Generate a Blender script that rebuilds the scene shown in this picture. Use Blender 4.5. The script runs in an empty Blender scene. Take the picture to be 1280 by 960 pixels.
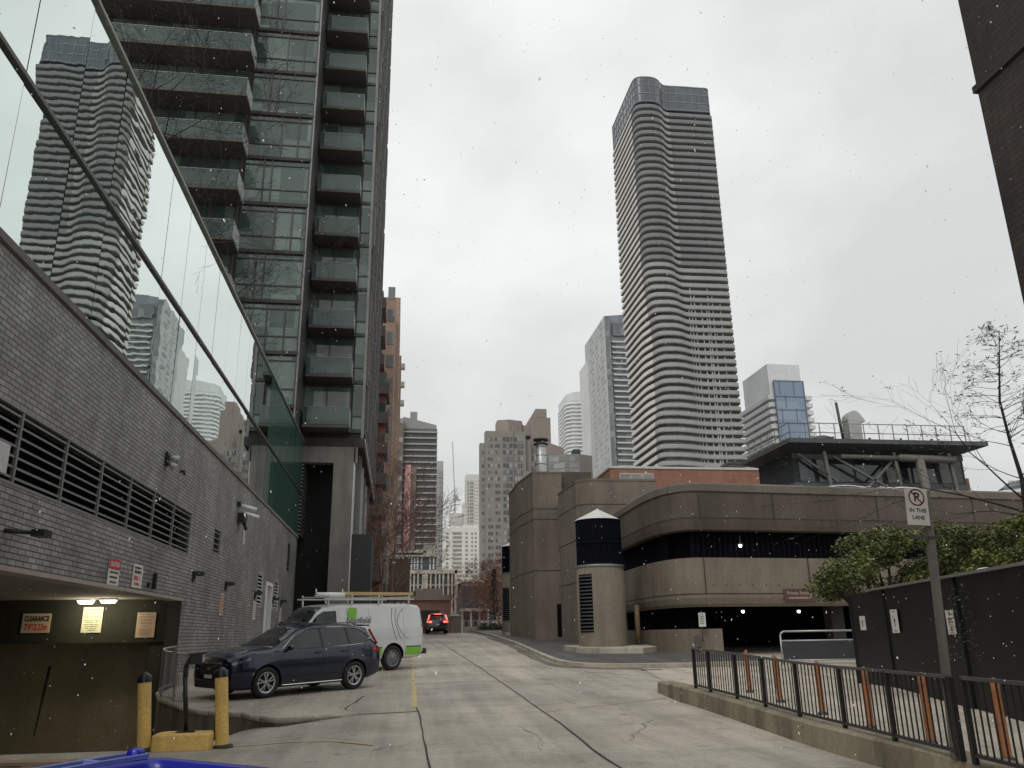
import bpy, bmesh, math, random
from mathutils import Vector, Matrix, noise as mnoise
random.seed(7)
R = math.radians
S = bpy.context.scene
COL = S.collection

# ------------------------------------------------------------------ materials
MATS = {}
def newmat(name):
    m = bpy.data.materials.new(name); m.use_nodes = True
    nt = m.node_tree; b = nt.nodes['Principled BSDF']
    return m, nt, b
def coords(nt, swz='XYZ', scale=1.0, src='Object'):
    tc = nt.nodes.new('ShaderNodeTexCoord')
    out = tc.outputs[src]
    if swz != 'XYZ' or scale != 1.0:
        sp = nt.nodes.new('ShaderNodeSeparateXYZ'); cb = nt.nodes.new('ShaderNodeCombineXYZ')
        nt.links.new(out, sp.inputs[0])
        for i, c in enumerate(swz): nt.links.new(sp.outputs[c], cb.inputs[i])
        out = cb.outputs[0]
        if scale != 1.0:
            v = nt.nodes.new('ShaderNodeVectorMath'); v.operation = 'SCALE'; v.inputs['Scale'].default_value = scale
            nt.links.new(out, v.inputs[0]); out = v.outputs[0]
    return out
def noise(nt, vec, scale, detail=5, rough=.6, stretch=None):
    if stretch:
        mp = nt.nodes.new('ShaderNodeMapping'); mp.inputs['Scale'].default_value = stretch
        nt.links.new(vec, mp.inputs['Vector']); vec = mp.outputs[0]
    n = nt.nodes.new('ShaderNodeTexNoise'); n.inputs['Scale'].default_value = scale
    n.inputs['Detail'].default_value = detail; n.inputs['Roughness'].default_value = rough
    nt.links.new(vec, n.inputs['Vector']); return n.outputs['Fac']
def ramp(nt, fac, c1, c2, p1=.3, p2=.7):
    r = nt.nodes.new('ShaderNodeValToRGB'); e = r.color_ramp.elements
    e[0].position = p1; e[1].position = p2; e[0].color = (*c1, 1); e[1].color = (*c2, 1)
    nt.links.new(fac, r.inputs[0]); return r.outputs[0]
def mixc(nt, a, b, fac=.5, mode='MIX'):
    m = nt.nodes.new('ShaderNodeMix'); m.data_type = 'RGBA'; m.blend_type = mode
    if hasattr(fac, 'links'): nt.links.new(fac, m.inputs['Factor'])
    else: m.inputs['Factor'].default_value = fac
    for s, v in (('A', a), ('B', b)):
        sock = [i for i in m.inputs if i.name == s and i.type == 'RGBA'][0]
        if hasattr(v, 'links'): nt.links.new(v, sock)
        else: sock.default_value = (*v, 1)
    return [o for o in m.outputs if o.type == 'RGBA'][0]
def bump(nt, b, h, strength=.3, dist=.02):
    bp = nt.nodes.new('ShaderNodeBump'); bp.inputs['Strength'].default_value = strength; bp.inputs['Distance'].default_value = dist
    nt.links.new(h, bp.inputs['Height']); nt.links.new(bp.outputs[0], b.inputs['Normal'])
def plain(name, c, rough=.5, metal=0, spec=.5, coat=0, var=.12, vs=3.0):
    if name in MATS: return MATS[name]
    m, nt, b = newmat(name)
    v = coords(nt); n = noise(nt, v, vs, 4)
    lo = tuple(max(0, x*(1-var)) for x in c); hi = tuple(min(1, x*(1+var)) for x in c)
    nt.links.new(ramp(nt, n, lo, hi), b.inputs['Base Color'])
    b.inputs['Roughness'].default_value = rough; b.inputs['Metallic'].default_value = metal
    b.inputs['Specular IOR Level'].default_value = spec
    if coat: b.inputs['Coat Weight'].default_value = coat; b.inputs['Coat Roughness'].default_value = .04
    MATS[name] = m; return m
def stone(name, c, rough=.9, var=.18, big=.35, fine=14, streak=.35, bmp=.3, dark=.45, aggregate=False, fmix=.6):
    """weathered concrete / render: big mottling, fine grain, vertical rain streaks"""
    if name in MATS: return MATS[name]
    m, nt, b = newmat(name)
    v = coords(nt)
    a = ramp(nt, noise(nt, v, big, 6, .65), tuple(x*(1-var) for x in c), tuple(x*(1+var) for x in c), .3, .7)
    f = noise(nt, v, fine, 6, .75)
    a = mixc(nt, a, ramp(nt, f, (.62, .62, .62), (1.25, 1.25, 1.25), .3, .72), fmix, 'MULTIPLY')
    if aggregate:
        vo = nt.nodes.new('ShaderNodeTexVoronoi'); vo.inputs['Scale'].default_value = 34; nt.links.new(v, vo.inputs['Vector'])
        a = mixc(nt, a, ramp(nt, vo.outputs['Distance'], (.6, .58, .55), (1.25, 1.22, 1.18), .1, .6), .55, 'MULTIPLY')
    s = noise(nt, v, 1.0, 6, .7, (1.1, 1.1, .16))
    a = mixc(nt, a, ramp(nt, s, (dark, dark, dark), (1.08, 1.08, 1.08), .32, .55), streak, 'MULTIPLY')
    nt.links.new(a, b.inputs['Base Color']); b.inputs['Roughness'].default_value = rough
    b.inputs['Specular IOR Level'].default_value = .25
    bump(nt, b, f, bmp, .01)
    MATS[name] = m; return m
def brick(name, c1, c2, mortar, swz='YZX', w=.29, h=.095, ms=.009, rough=.8, var=.35, blot=.5, bmp=.5):
    if name in MATS: return MATS[name]
    m, nt, b = newmat(name)
    v = coords(nt, swz)
    t = nt.nodes.new('ShaderNodeTexBrick'); t.inputs['Scale'].default_value = 1
    t.inputs['Brick Width'].default_value = w; t.inputs['Row Height'].default_value = h; t.inputs['Mortar Size'].default_value = ms
    t.inputs['Color1'].default_value = (*c1, 1); t.inputs['Color2'].default_value = (*c2, 1); t.inputs['Mortar'].default_value = (*mortar, 1)
    t.inputs['Mortar Smooth'].default_value = .2; t.inputs['Bias'].default_value = 0
    nt.links.new(v, t.inputs['Vector'])
    bl = ramp(nt, noise(nt, v, .45, 7, .7), (1-blot,)*3, (1+blot*.55,)*3, .33, .68)
    a = mixc(nt, t.outputs['Color'], bl, .8, 'MULTIPLY')
    st = ramp(nt, noise(nt, v, 1.0, 5, .65, (1.4, .12, 1)), (1-blot*.7,)*3, (1.1,)*3, .35, .6)
    a = mixc(nt, a, st, .6, 'MULTIPLY')
    f = noise(nt, v, 25, 4, .7)
    a = mixc(nt, a, ramp(nt, f, (.7,)*3, (1.25,)*3), .5, 'MULTIPLY')
    nt.links.new(a, b.inputs['Base Color']); b.inputs['Roughness'].default_value = rough
    inv = nt.nodes.new('ShaderNodeMath'); inv.operation = 'SUBTRACT'; inv.inputs[0].default_value = 1
    nt.links.new(t.outputs['Fac'], inv.inputs[1]); bump(nt, b, inv.outputs[0], bmp, .01)
    MATS[name] = m; return m
def mirror_glass(name, c, rough=.0, wav=.05, sc=.5, metal=1.0):
    if name in MATS: return MATS[name]
    m, nt, b = newmat(name)
    b.inputs['Base Color'].default_value = (*c, 1); b.inputs['Metallic'].default_value = metal
    b.inputs['Roughness'].default_value = rough
    oi = nt.nodes.new('ShaderNodeObjectInfo'); ad = nt.nodes.new('ShaderNodeVectorMath'); ad.operation = 'MULTIPLY_ADD'
    nt.links.new(oi.outputs['Random'], ad.inputs[0]); ad.inputs[1].default_value = (40, 70, 90); nt.links.new(coords(nt), ad.inputs[2])
    bump(nt, b, noise(nt, ad.outputs[0], sc, 2, .5, (1, .8, 1.6)), wav, .05)
    MATS[name] = m; return m
def window_glass(name, c, lit=(.3, .32, .3), spec=.6, scale=.6, rough=.06, amt=.5, metal=0):
    """dark glazing with blinds / rooms dimly showing in blocky variation"""
    if name in MATS: return MATS[name]
    m, nt, b = newmat(name)
    v = coords(nt)
    sn = nt.nodes.new('ShaderNodeVectorMath'); sn.operation = 'SNAP'; nt.links.new(v, sn.inputs[0]); sn.inputs[1].default_value = (.62/scale, .62/scale, .9/scale)
    oi = nt.nodes.new('ShaderNodeObjectInfo'); ad = nt.nodes.new('ShaderNodeVectorMath'); ad.operation = 'ADD'
    nt.links.new(sn.outputs[0], ad.inputs[0]); nt.links.new(oi.outputs['Random'], ad.inputs[1])
    vo = nt.nodes.new('ShaderNodeTexWhiteNoise'); nt.links.new(ad.outputs[0], vo.inputs['Vector'])
    nt.links.new(ramp(nt, vo.outputs['Value'], c, tuple(c[i]*(1-amt)+lit[i]*amt for i in range(3)), .35, .95), b.inputs['Base Color'])
    b.inputs['Roughness'].default_value = rough; b.inputs['Specular IOR Level'].default_value = spec; b.inputs['Metallic'].default_value = metal
    bump(nt, b, noise(nt, v, .7, 2), .03, .05)
    MATS[name] = m; return m
def lamp_mat(name, c, s):
    m, nt, b = newmat(name)
    n = noise(nt, coords(nt), 5, 2)
    nt.links.new(ramp(nt, n, c, tuple(min(1, x*1.05) for x in c)), b.inputs['Emission Color'])
    b.inputs['Emission Strength'].default_value = s; b.inputs['Base Color'].default_value = (*c, 1)
    MATS[name] = m; return m

# ------------------------------------------------------------------ mesh builder
class MB:
    def __init__(s): s.v = []; s.f = []; s.sm = []
    def add(s, vs, fs, smooth=False):
        o = len(s.v); s.v += [tuple(p) for p in vs]
        s.f += [tuple(i+o for i in f) for f in fs]; s.sm += [smooth]*len(fs); return s
    def box(s, x0, x1, y0, y1, z0, z1):
        v = [(x0,y0,z0),(x1,y0,z0),(x1,y1,z0),(x0,y1,z0),(x0,y0,z1),(x1,y0,z1),(x1,y1,z1),(x0,y1,z1)]
        return s.add(v, [(0,3,2,1),(4,5,6,7),(0,1,5,4),(1,2,6,5),(2,3,7,6),(3,0,4,7)])
    def tube(s, p0, p1, r0, r1=None, n=8, cap=True):
        r1 = r0 if r1 is None else r1
        a, b = Vector(p0), Vector(p1); d = (b-a)
        if d.length < 1e-6: return s
        d.normalize(); u = d.orthogonal().normalized(); w = d.cross(u)
        vs = []
        for c, r in ((a, r0), (b, r1)):
            for i in range(n):
                t = 2*math.pi*i/n; vs.append(c + (u*math.cos(t)+w*math.sin(t))*r)
        fs = [(i, (i+1)%n, n+(i+1)%n, n+i) for i in range(n)]
        s.add(vs, fs, n > 5)
        if cap: s.add(vs, [tuple(range(n-1,-1,-1)), tuple(range(n, 2*n))])
        return s
    def path(s, pts, r, n=8):
        pts = [Vector(p) for p in pts]
        for i in range(len(pts)-1): s.tube(pts[i], pts[i+1], r, r, n)
        for p in pts[1:-1]: s.ball(p, r, 6, 4)
        return s
    def bar(s, p0, p1, w, h):
        a, b = Vector(p0), Vector(p1); d = (b-a).normalized()
        up = Vector((0,0,1)) if abs(d.z) < .95 else Vector((0,1,0))
        sx = d.cross(up).normalized()*w/2; uz = sx.cross(d).normalized()*h/2
        vs = [a-sx-uz, a+sx-uz, a+sx+uz, a-sx+uz, b-sx-uz, b+sx-uz, b+sx+uz, b-sx+uz]
        return s.add(vs, [(0,1,2,3),(7,6,5,4),(0,4,5,1),(1,5,6,2),(2,6,7,3),(3,7,4,0)])
    def lathe(s, prof, c=(0,0,0), axis='z', n=20, smooth=True):
        vs = []
        for r, h in prof:
            for i in range(n):
                t = 2*math.pi*i/n; a, b = r*math.cos(t), r*math.sin(t)
                p = {'z': (a, b, h), 'y': (a, h, b), 'x': (h, a, b)}[axis]
                vs.append((p[0]+c[0], p[1]+c[1], p[2]+c[2]))
        fs = []
        for k in range(len(prof)-1):
            for i in range(n): fs.append((k*n+i, k*n+(i+1)%n, (k+1)*n+(i+1)%n, (k+1)*n+i))
        return s.add(vs, fs, smooth)
    def ball(s, c, r, n=10, m=6, sz=1):
        prof = [(max(1e-4, r*math.sin(math.pi*k/m)), -r*sz*math.cos(math.pi*k/m)) for k in range(m+1)]
        return s.lathe(prof, c, 'z', n)
    def prism(s, poly, z0, z1, smooth=False):
        n = len(poly); a = sum(poly[i][0]*poly[(i+1)%n][1]-poly[(i+1)%n][0]*poly[i][1] for i in range(n))
        if a < 0: poly = poly[::-1]
        f0 = z0 if callable(z0) else (lambda x, y: z0); f1 = z1 if callable(z1) else (lambda x, y: z1)
        vs = [(x, y, f0(x, y)) for x, y in poly] + [(x, y, f1(x, y)) for x, y in poly]
        s.add(vs, [(i, (i+1)%n, n+(i+1)%n, n+i) for i in range(n)], smooth)
        return s.add(vs, [tuple(range(n-1,-1,-1)), tuple(range(n, 2*n))])
    def quad(s, *p): return s.add(p, [tuple(range(len(p)))])
    def mesh(s, name, off=(0,0,0), fix=True):
        me = bpy.data.meshes.new(name)
        me.from_pydata([(p[0]-off[0], p[1]-off[1], p[2]-off[2]) for p in s.v], [], s.f)
        me.polygons.foreach_set('use_smooth', s.sm)
        if fix:
            bm = bmesh.new(); bm.from_mesh(me); bmesh.ops.remove_doubles(bm, verts=bm.verts, dist=1e-5)
            bmesh.ops.recalc_face_normals(bm, faces=bm.faces); bm.to_mesh(me); bm.free()
        me.update(); return me

def link(o, parent=None): COL.objects.link(o); o.parent = parent; return o
def thing(name, label, cat, loc=(0,0,0), rz=0, group=None):
    o = bpy.data.objects.new(name, None); o.empty_display_size = .2; link(o)
    o.location = loc; o.rotation_euler = (0,0,rz); o['label'] = label; o['category'] = cat
    if group: o['group'] = group
    return o
def part(name, mb, m, parent, world=False, label=None, stuff=False, fix=True, bevel=0):
    off = tuple(parent.location) if (world and parent) else (0,0,0)
    me = mb.mesh(name, off, fix) if isinstance(mb, MB) else mb
    o = bpy.data.objects.new(name, me); me.materials.clear(); me.materials.append(m); link(o, parent)
    if label: o['label'] = label
    if stuff: o['kind'] = 'stuff'
    if bevel:
        b = o.modifiers.new('bevel', 'BEVEL'); b.width = bevel; b.segments = 2; b.limit_method = 'ANGLE'
    return o
def solo(name, mb, m, label, cat, group=None, loc=None, fix=True, bevel=0):
    """a thing that is one mesh, built in world coordinates"""
    loc = loc or (0,0,0)
    me = mb.mesh(name, loc, fix)
    o = bpy.data.objects.new(name, me); me.materials.append(m); link(o); o.location = loc
    o['label'] = label; o['category'] = cat
    if group: o['group'] = group
    if bevel:
        b = o.modifiers.new('bevel', 'BEVEL'); b.width = bevel; b.segments = 2; b.limit_method = 'ANGLE'
    return o
def struct(name, mb, m, fix=True):
    me = mb.mesh(name, (0,0,0), fix); o = bpy.data.objects.new(name, me); me.materials.append(m); link(o); o['kind'] = 'structure'; return o
def dup(root, loc, rz=None, label=None, group=None):
    r = root.copy(); COL.objects.link(r); r.location = loc
    if rz is not None: r.rotation_euler = (0,0,rz)
    if label: r['label'] = label
    if group: r['group'] = group
    for ch in list(root.children):
        c = ch.copy(); COL.objects.link(c); c.parent = r
        for g in list(ch.children):
            d = g.copy(); COL.objects.link(d); d.parent = c
    return r
def copies(name, mb, m, parent, places, limit=100):
    """identical parts at many places (offsets); beyond LIMIT the rest become one stuff part"""
    if not places: return
    first = None
    for p in places[:limit]:
        if first is None:
            first = part(name, mb, m, parent); first.location = p
        else:
            c = first.copy(); COL.objects.link(c); c.parent = parent; c.location = p
    rest = places[limit:]
    if rest:
        big = MB()
        for p in rest:
            big.add([(x+p[0], y+p[1], z+p[2]) for x, y, z in mb.v], mb.f)
        part(name, big, m, parent, stuff=True, fix=False)
def text(s, size, m, parent, x=0, z=0, y=-.012, name='lettering', align='CENTER', sx=1.0, bold=0, rx=90, rz=0):
    cu = bpy.data.curves.new('t', 'FONT'); cu.body = s; cu.size = size; cu.align_x = align; cu.align_y = 'CENTER'
    cu.extrude = .001; cu.offset = bold
    o = bpy.data.objects.new('t', cu); COL.objects.link(o)
    dg = bpy.context.evaluated_depsgraph_get(); dg.update()
    me = bpy.data.meshes.new_from_object(o.evaluated_get(dg)); bpy.data.objects.remove(o)
    me.name = name
    me.transform(Matrix.Translation((x, y, z)) @ Matrix.Rotation(R(rz), 4, 'Z') @ Matrix.Rotation(R(rx), 4, 'X') @ Matrix.Diagonal((sx, 1, 1, 1)))
    return part(name, me, m, parent)
def strokes(parent, m, rows, name='text_line', y=-.012):
    """illegible small print: each row (x0, x1, z, h) is broken into word-like dashes"""
    mb = MB()
    for x0, x1, z, h in rows:
        x = x0
        while x < x1-h*.5:
            w = min(h*random.uniform(.4, 1.0), x1-x)
            mb.box(x, x+w*.8, y-.001, y, z-h/2*random.uniform(.7, 1), z+h/2*random.uniform(.7, 1)); x += w + (h*.5 if random.random() < .2 else h*.08)
    part(name, mb, m, parent)

def sm(t): t = max(0, min(1, t)); return t*t*(3-2*t)
def gz(y):
    if y < 11: return 0.0
    if y < 13: return .03*(y-11)**2/4
    if y < 73: return .03*(y-12)
    if y < 80: return 1.83+.03*(y-73)-.03/14*(y-73)**2*1.0
    return max(0, 1.935-.035*(y-80))

# palette ------------------------------------------------------------------
M_road = None
def ground_mat(name, c, joints=True, agg=False):
    m, nt, b = newmat(name); v = coords(nt)
    a = ramp(nt, noise(nt, v, .16, 7, .7), tuple(x*.8 for x in c), tuple(x*1.13 for x in c), .33, .66)
    f = noise(nt, v, 9, 8, .8)
    a = mixc(nt, a, ramp(nt, f, (.68,)*3, (1.22,)*3, .32, .7), .7, 'MULTIPLY')
    t = noise(nt, v, .8, 5, .65, (1.9, .10, 1))
    a = mixc(nt, a, ramp(nt, t, (.76,)*3, (1.1,)*3, .38, .6), .8, 'MULTIPLY')
    g2 = noise(nt, v, 45, 3, .8)
    a = mixc(nt, a, ramp(nt, g2, (.6,)*3, (1.35,)*3, .3, .7), .55, 'MULTIPLY')
    pt = noise(nt, v, .55, 8, .72); a = mixc(nt, a, ramp(nt, pt, (.72, .70, .67), (1.06,)*3, .40, .52), .55, 'MULTIPLY')
    s = noise(nt, v, 2.3, 3, .5)
    a = mixc(nt, a, ramp(nt, s, (.5, .48, .46), (1, 1, 1), .27, .36), .6, 'MULTIPLY')
    if joints:
        tt = nt.nodes.new('ShaderNodeTexBrick'); tt.offset = 0.0; tt.inputs['Scale'].default_value = 1
        tt.inputs['Brick Width'].default_value = 4.1; tt.inputs['Row Height'].default_value = 6.1; tt.inputs['Mortar Size'].default_value = .0
        tt.inputs['Color1'].default_value = (.86,.86,.86,1); tt.inputs['Color2'].default_value = (1.08,1.06,1.03,1)
        nt.links.new(v, tt.inputs['Vector']); a = mixc(nt, a, tt.outputs['Color'], .8, 'MULTIPLY')
    nt.links.new(a, b.inputs['Base Color'])
    r = ramp(nt, noise(nt, v, .5, 5, .6), (.45,)*3, (.8,)*3, .35, .6); nt.links.new(r, b.inputs['Roughness'])
    b.inputs['Specular IOR Level'].default_value = .35
    bump(nt, b, f, .35, .008); return m
M_road = ground_mat('road_concrete', (.475,.435,.37))
M_pad = ground_mat('parking_pad_concrete', (.44, .40, .335), False)
M_plaza = ground_mat('plaza_concrete', (.52, .465, .385), False)
M_walk = ground_mat('dark_pavement', (.12, .115, .11), False)
M_kerb = stone('kerb_concrete', (.46,.42,.345), streak=.5, big=1.2)
M_wallconc = stone('stained_retaining_concrete', (.20, .175, .14), streak=.9, big=.8, dark=.3)
M_cream = stone('ramp_wall_concrete', (.44, .39, .27), streak=.3, big=.5, dark=.6)
M_brickgrey = brick('grey_brick', (.37, .365, .35), (.25, .245, .235), (.045, .045, .042), rough=.5, ms=.011)
M_brickdark = brick('dark_brick', (.055, .04, .033), (.035, .028, .025), (.02, .02, .02))
M_brickX = brick('grey_brick_front', (.4, .39, .38), (.3, .29, .28), (.06, .06, .06), 'XZY')
M_orange = brick('orange_brick', (.33, .165, .11), (.28, .135, .09), (.28, .15, .10), 'XZY', w=.5, h=.16, blot=.25)
M_red = brick('red_brick', (.30, .115, .07), (.22, .085, .05), (.2, .12, .09), 'XZY', blot=.3)
M_tan = stone('tan_brick', (.42, .315, .24), streak=.3, var=.1)
M_garage = stone('aggregate_concrete', (.112, .096, .08), streak=.45, big=.4, dark=.5, aggregate=True)
M_garage2 = stone('aggregate_concrete_light', (.205, .178, .143), streak=.4, big=.4, dark=.5, aggregate=True)
M_block = stone('aggregate_concrete_block', (.185, .162, .136), streak=.45, big=.35, dark=.5, aggregate=True)
M_cap = stone('parapet_cap', (.17, .15, .125), streak=.2)
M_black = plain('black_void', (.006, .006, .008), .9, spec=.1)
M_slot = plain('dark_blue_slats', (.005,.007,.013), .85, spec=.15)
M_blackmetal = plain('black_metal', (.012, .012, .013), .38)
M_darkgrey = plain('dark_grey_metal', (.05, .052, .055), .5)
M_grey = plain('grey_metal', (.22, .22, .21), .45, .3)
M_galv = plain('galvanised', (.42, .43, .42), .4, .5, vs=8)
M_light = plain('light_metal', (.55, .55, .53), .4)
M_white = plain('white_paint', (.78, .78, .76), .45, var=.05)
M_snow = plain('snow_white', (.9, .9, .9), .9, var=.02)
M_joint = plain('joint_dark', (.055, .048, .04), .95, var=.5, vs=6)
M_jointl = plain('joint_faded', (.15, .13, .11), .95, var=.5, vs=6)
M_yellow = plain('worn_yellow', (.62, .40, .09), .6, var=.35, vs=9)
M_yline = plain('worn_yellow_line', (.55, .44, .22), .8, var=.45, vs=14)
M_redp = plain('red_print', (.5, .03, .03), .5); M_blk = plain('black_print', (.02, .02, .02), .5)
M_brownp = plain('brown_print', (.25, .12, .08), .6)
M_green = plain('lime_green', (.22, .55, .05), .4)
M_bg = plain('tinted_glass_dark', (.010, .012, .014), .04, spec=.55, var=.2)
M_glassdk = window_glass('tower_glazing', (.055, .085, .078), (.24, .32, .28), .8, .42, .05, .55)
M_guard = window_glass('balcony_glass', (.04, .075, .07), (.085, .135, .125), .9, .5, .04, .6)
M_teal = mirror_glass('teal_reflection_glass', (.055, .115, .10), .03, .03, .8, metal=0)  # teal base stands in for the tower's dark reflection
M_guard.node_tree.nodes['Principled BSDF'].inputs['Alpha'].default_value = .62
M_guard_sky = plain('guard_sky_sheen', (.50,.54,.53), .2)  # pale colour imitates sky reflected in the clear balcony end glass
M_mirror = mirror_glass('mirror_glass', (.72, .81, .78), 0, .03, .8)
M_frame = plain('charcoal_frame', (.05, .05, .05), .45)
M_towergrey = stone('tower_charcoal_panel', (.075, .072, .068), streak=.4, var=.15)
M_soffit = stone('tower_soffit', (.115,.108,.098), streak=.1, var=.12)
M_column = stone('column_concrete', (.25, .24, .22), streak=.5)
exec_order = []
# ------------------------------------------------------------------ ground
def apron(x, y):
    """the forecourt falls away to the ramp that dives under the building"""
    s = sm((-.8-x)/2.0)*sm((y-12)/3)*(1-sm((y-32)/2))
    d = gz(y)*s
    k = sm((-2.5-x)/1.5)
    d += .135*max(0, min(y, 30)-14.2)*k*(1 if y < 31 else 0)
    return d
def surf(x, y): return gz(y)-apron(x, y)
def grid(name, xs, ys, zf, m, skip=None):
    mb = MB(); n = len(xs)
    vs = [(x, y, zf(x, y)) for y in ys for x in xs]
    fs = [(j*n+i, j*n+i+1, (j+1)*n+i+1, (j+1)*n+i) for j in range(len(ys)-1) for i in range(n-1)
          if not (skip and skip((xs[i]+xs[i+1])/2, (ys[j]+ys[j+1])/2))]
    mb.add(vs, fs, True); return struct(name, mb, m, False)
xs = [-3000,-800,-300,-120,-60,-30,-20]+[-16+.5*i for i in range(41)]+[6,10,20,40,80,200,600,3000]
ys = [-200,-40,-10,0,5,8]+[10+.5*i for i in range(48)]+[34+2*i for i in range(30)]+[96,100,110,120,135,140,200,400,1000,3500]
grid('ground', xs, ys, surf, M_road)

E_pad = [(-5.98,24.6),(-5.93,22.9),(-5.45,21.3),(-4.9,20.2),(-4.3,19.0),(-3.7,18.3),(-3.3,18.05),(-2.96,17.8),(-2.5,17.1),(-2.09,16.75),(-1.4,16.95),(-.7,17.35)]
pad = E_pad + [(.45,17.6),(.5,24),(.6,31),(.72,38),(.85,50),(-5.98,50)]
def strip_poly(poly, ycuts, f):
    """slice a polygon in y so its top can follow the slope"""
    bm = bmesh.new(); vs = [bm.verts.new((x, y, 0)) for x, y in poly]; bm.faces.new(vs)
    for c in ycuts:
        g = bm.verts[:]+bm.edges[:]+bm.faces[:]
        bmesh.ops.bisect_plane(bm, geom=g, plane_co=(0,c,0), plane_no=(0,1,0))
    for v in bm.verts: v.co.z = f(v.co.x, v.co.y)
    mb = MB(); bm.verts.index_update(); mb.add([tuple(v.co) for v in bm.verts], [tuple(v.index for v in fa.verts) for fa in bm.faces]); bm.free(); return mb
cuts = [12,13,14,16,18,20,22,24,26,28,30,33,36,40,44,48,52,56,60,64,68,72,74,76,78]
mb = strip_poly(pad, cuts, lambda x, y: gz(y)+.006)
struct('parking_pad', mb, M_pad, False)
mb = MB()
n = len(E_pad)
for i in range(n-1):
    (xa, ya), (xb, yb) = E_pad[i], E_pad[i+1]
    mb.quad((xa,ya,gz(ya)+.004),(xb,yb,gz(yb)+.004),(xb,yb,min(gz(yb), surf(xb,yb))-.3),(xa,ya,min(gz(ya), surf(xa,ya))-.3))
solo('retaining_wall', mb, M_wallconc, 'stained curved concrete wall holding up the parking pad beside the ramp', 'retaining wall')
# the rounded pale lip of the pad
mb = MB(); mb.path([(x, y+.02, gz(y)+.0) for x, y in E_pad[1:]], .055, 8)
struct('pad_edge_kerb', mb, M_kerb)
# lighter repaired slab at the pad edge
mb = strip_poly([(-2.9,17.95),(-2.05,17.0),(-1.3,17.15),(-.7,17.5),(-1.2,18.7),(-2.3,19.1)], cuts, lambda x, y: gz(y)+.011); struct('patched_slab', mb, M_plaza, False)

# joints and markings
def ribbon(name, pts, w, m, dz=.010, f=None):
    f = f or (lambda x, y: gz(y)); mb = MB(); out = []
    for i in range(len(pts)-1):
        a, b = Vector(pts[i]), Vector(pts[i+1]); k = max(1, int((b-a).length/1.0))
        for j in range(k): out.append(a.lerp(b, j/k))
    out.append(Vector(pts[-1])); vs = []
    for i, p in enumerate(out):
        d = (out[min(i+1, len(out)-1)]-out[max(i-1, 0)]).normalized(); nn = Vector((-d.y, d.x))*w/2*random.uniform(.6, 1.25)
        for q in (p-nn, p+nn): vs.append((q.x, q.y, f(q.x, q.y)+dz))
    mb.add(vs, [(2*i, 2*i+1, 2*i+3, 2*i+2) for i in range(len(out)-1)])
    return struct(name, mb, m, False)
def wob(p, q, n, a):
    return [(p[0]+(q[0]-p[0])*i/n+random.uniform(-a, a), p[1]+(q[1]-p[1])*i/n+random.uniform(-a, a)) for i in range(n+1)]
ribbon('road_joint', wob((.5,8),(.47,18.3),12,.02), .032, M_joint)
ribbon('road_joint', wob((2.72,7),(2.93,15.3),9,.015)+wob((2.93,16),(2.95,30),14,.015)+wob((2.93,31),(2.75,58),10,.02), .032, M_joint)
ribbon('road_joint', wob((-.7,17.4),(.5,17.65),5,.03), .032, M_joint)
ribbon('road_joint', wob((-.7,17.4),(-1.0,18.4),3,.03)+wob((-1.0,18.6),(-.7,21.0),5,.03), .035, M_joint)
ribbon('road_joint', wob((.55,24.2),(5.9,25.1),12,.04), .04, M_jointl)
ribbon('road_joint', wob((2.95,17.0),(6.1,18.9),6,.03), .03, M_jointl)
ribbon('road_joint', wob((.5,19.5),(2.9,19.9),5,.03), .03, M_jointl)
ribbon('road_joint', wob((.6,31.5),(2.9,32.0),5,.04), .03, M_jointl)
ribbon('road_joint', wob((-.7,17.35),(-1.4,16.9),4,.02)+wob((-1.5,16.85),(-2.6,17.0),4,.03), .032, M_joint)
ribbon('road_crack', wob((3.6,13.2),(4.6,15.4),9,.07)+wob((4.7,15.5),(5.9,15.9),5,.06), .012, M_joint)
ribbon('road_crack', wob((-.3,13.0),(.4,13.6),6,.05), .012, M_joint)
ribbon('road_crack', wob((1.3,24.0),(2.2,24.6),6,.12)+wob((2.3,24.5),(3.6,24.0),7,.12), .03, M_joint)
ribbon('yellow_line', wob((.42,18.3),(.52,24.5),6,.005), .11, M_yline, .012)
ribbon('yellow_line', wob((.53,25.2),(.66,34),6,.005), .10, M_yline, .012)
ribbon('yellow_line', wob((.68,36),(1.0,59),8,.005), .10, M_yline, .012)
ribbon('yellow_line', [(-2.45,14.1),(-1.6,14.2),(-.9,14.0),(-.3,13.5)], .07, M_yline, .012, surf)
# pale salt / wear trails
ribbon('worn_trail', wob((2.15,12.6),(2.3,14),4,.04)+wob((2.28,14.1),(2.2,15.2),4,.05), .035, plain('pale_wear', (.42,.39,.34), .9, var=.3), .009)

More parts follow.
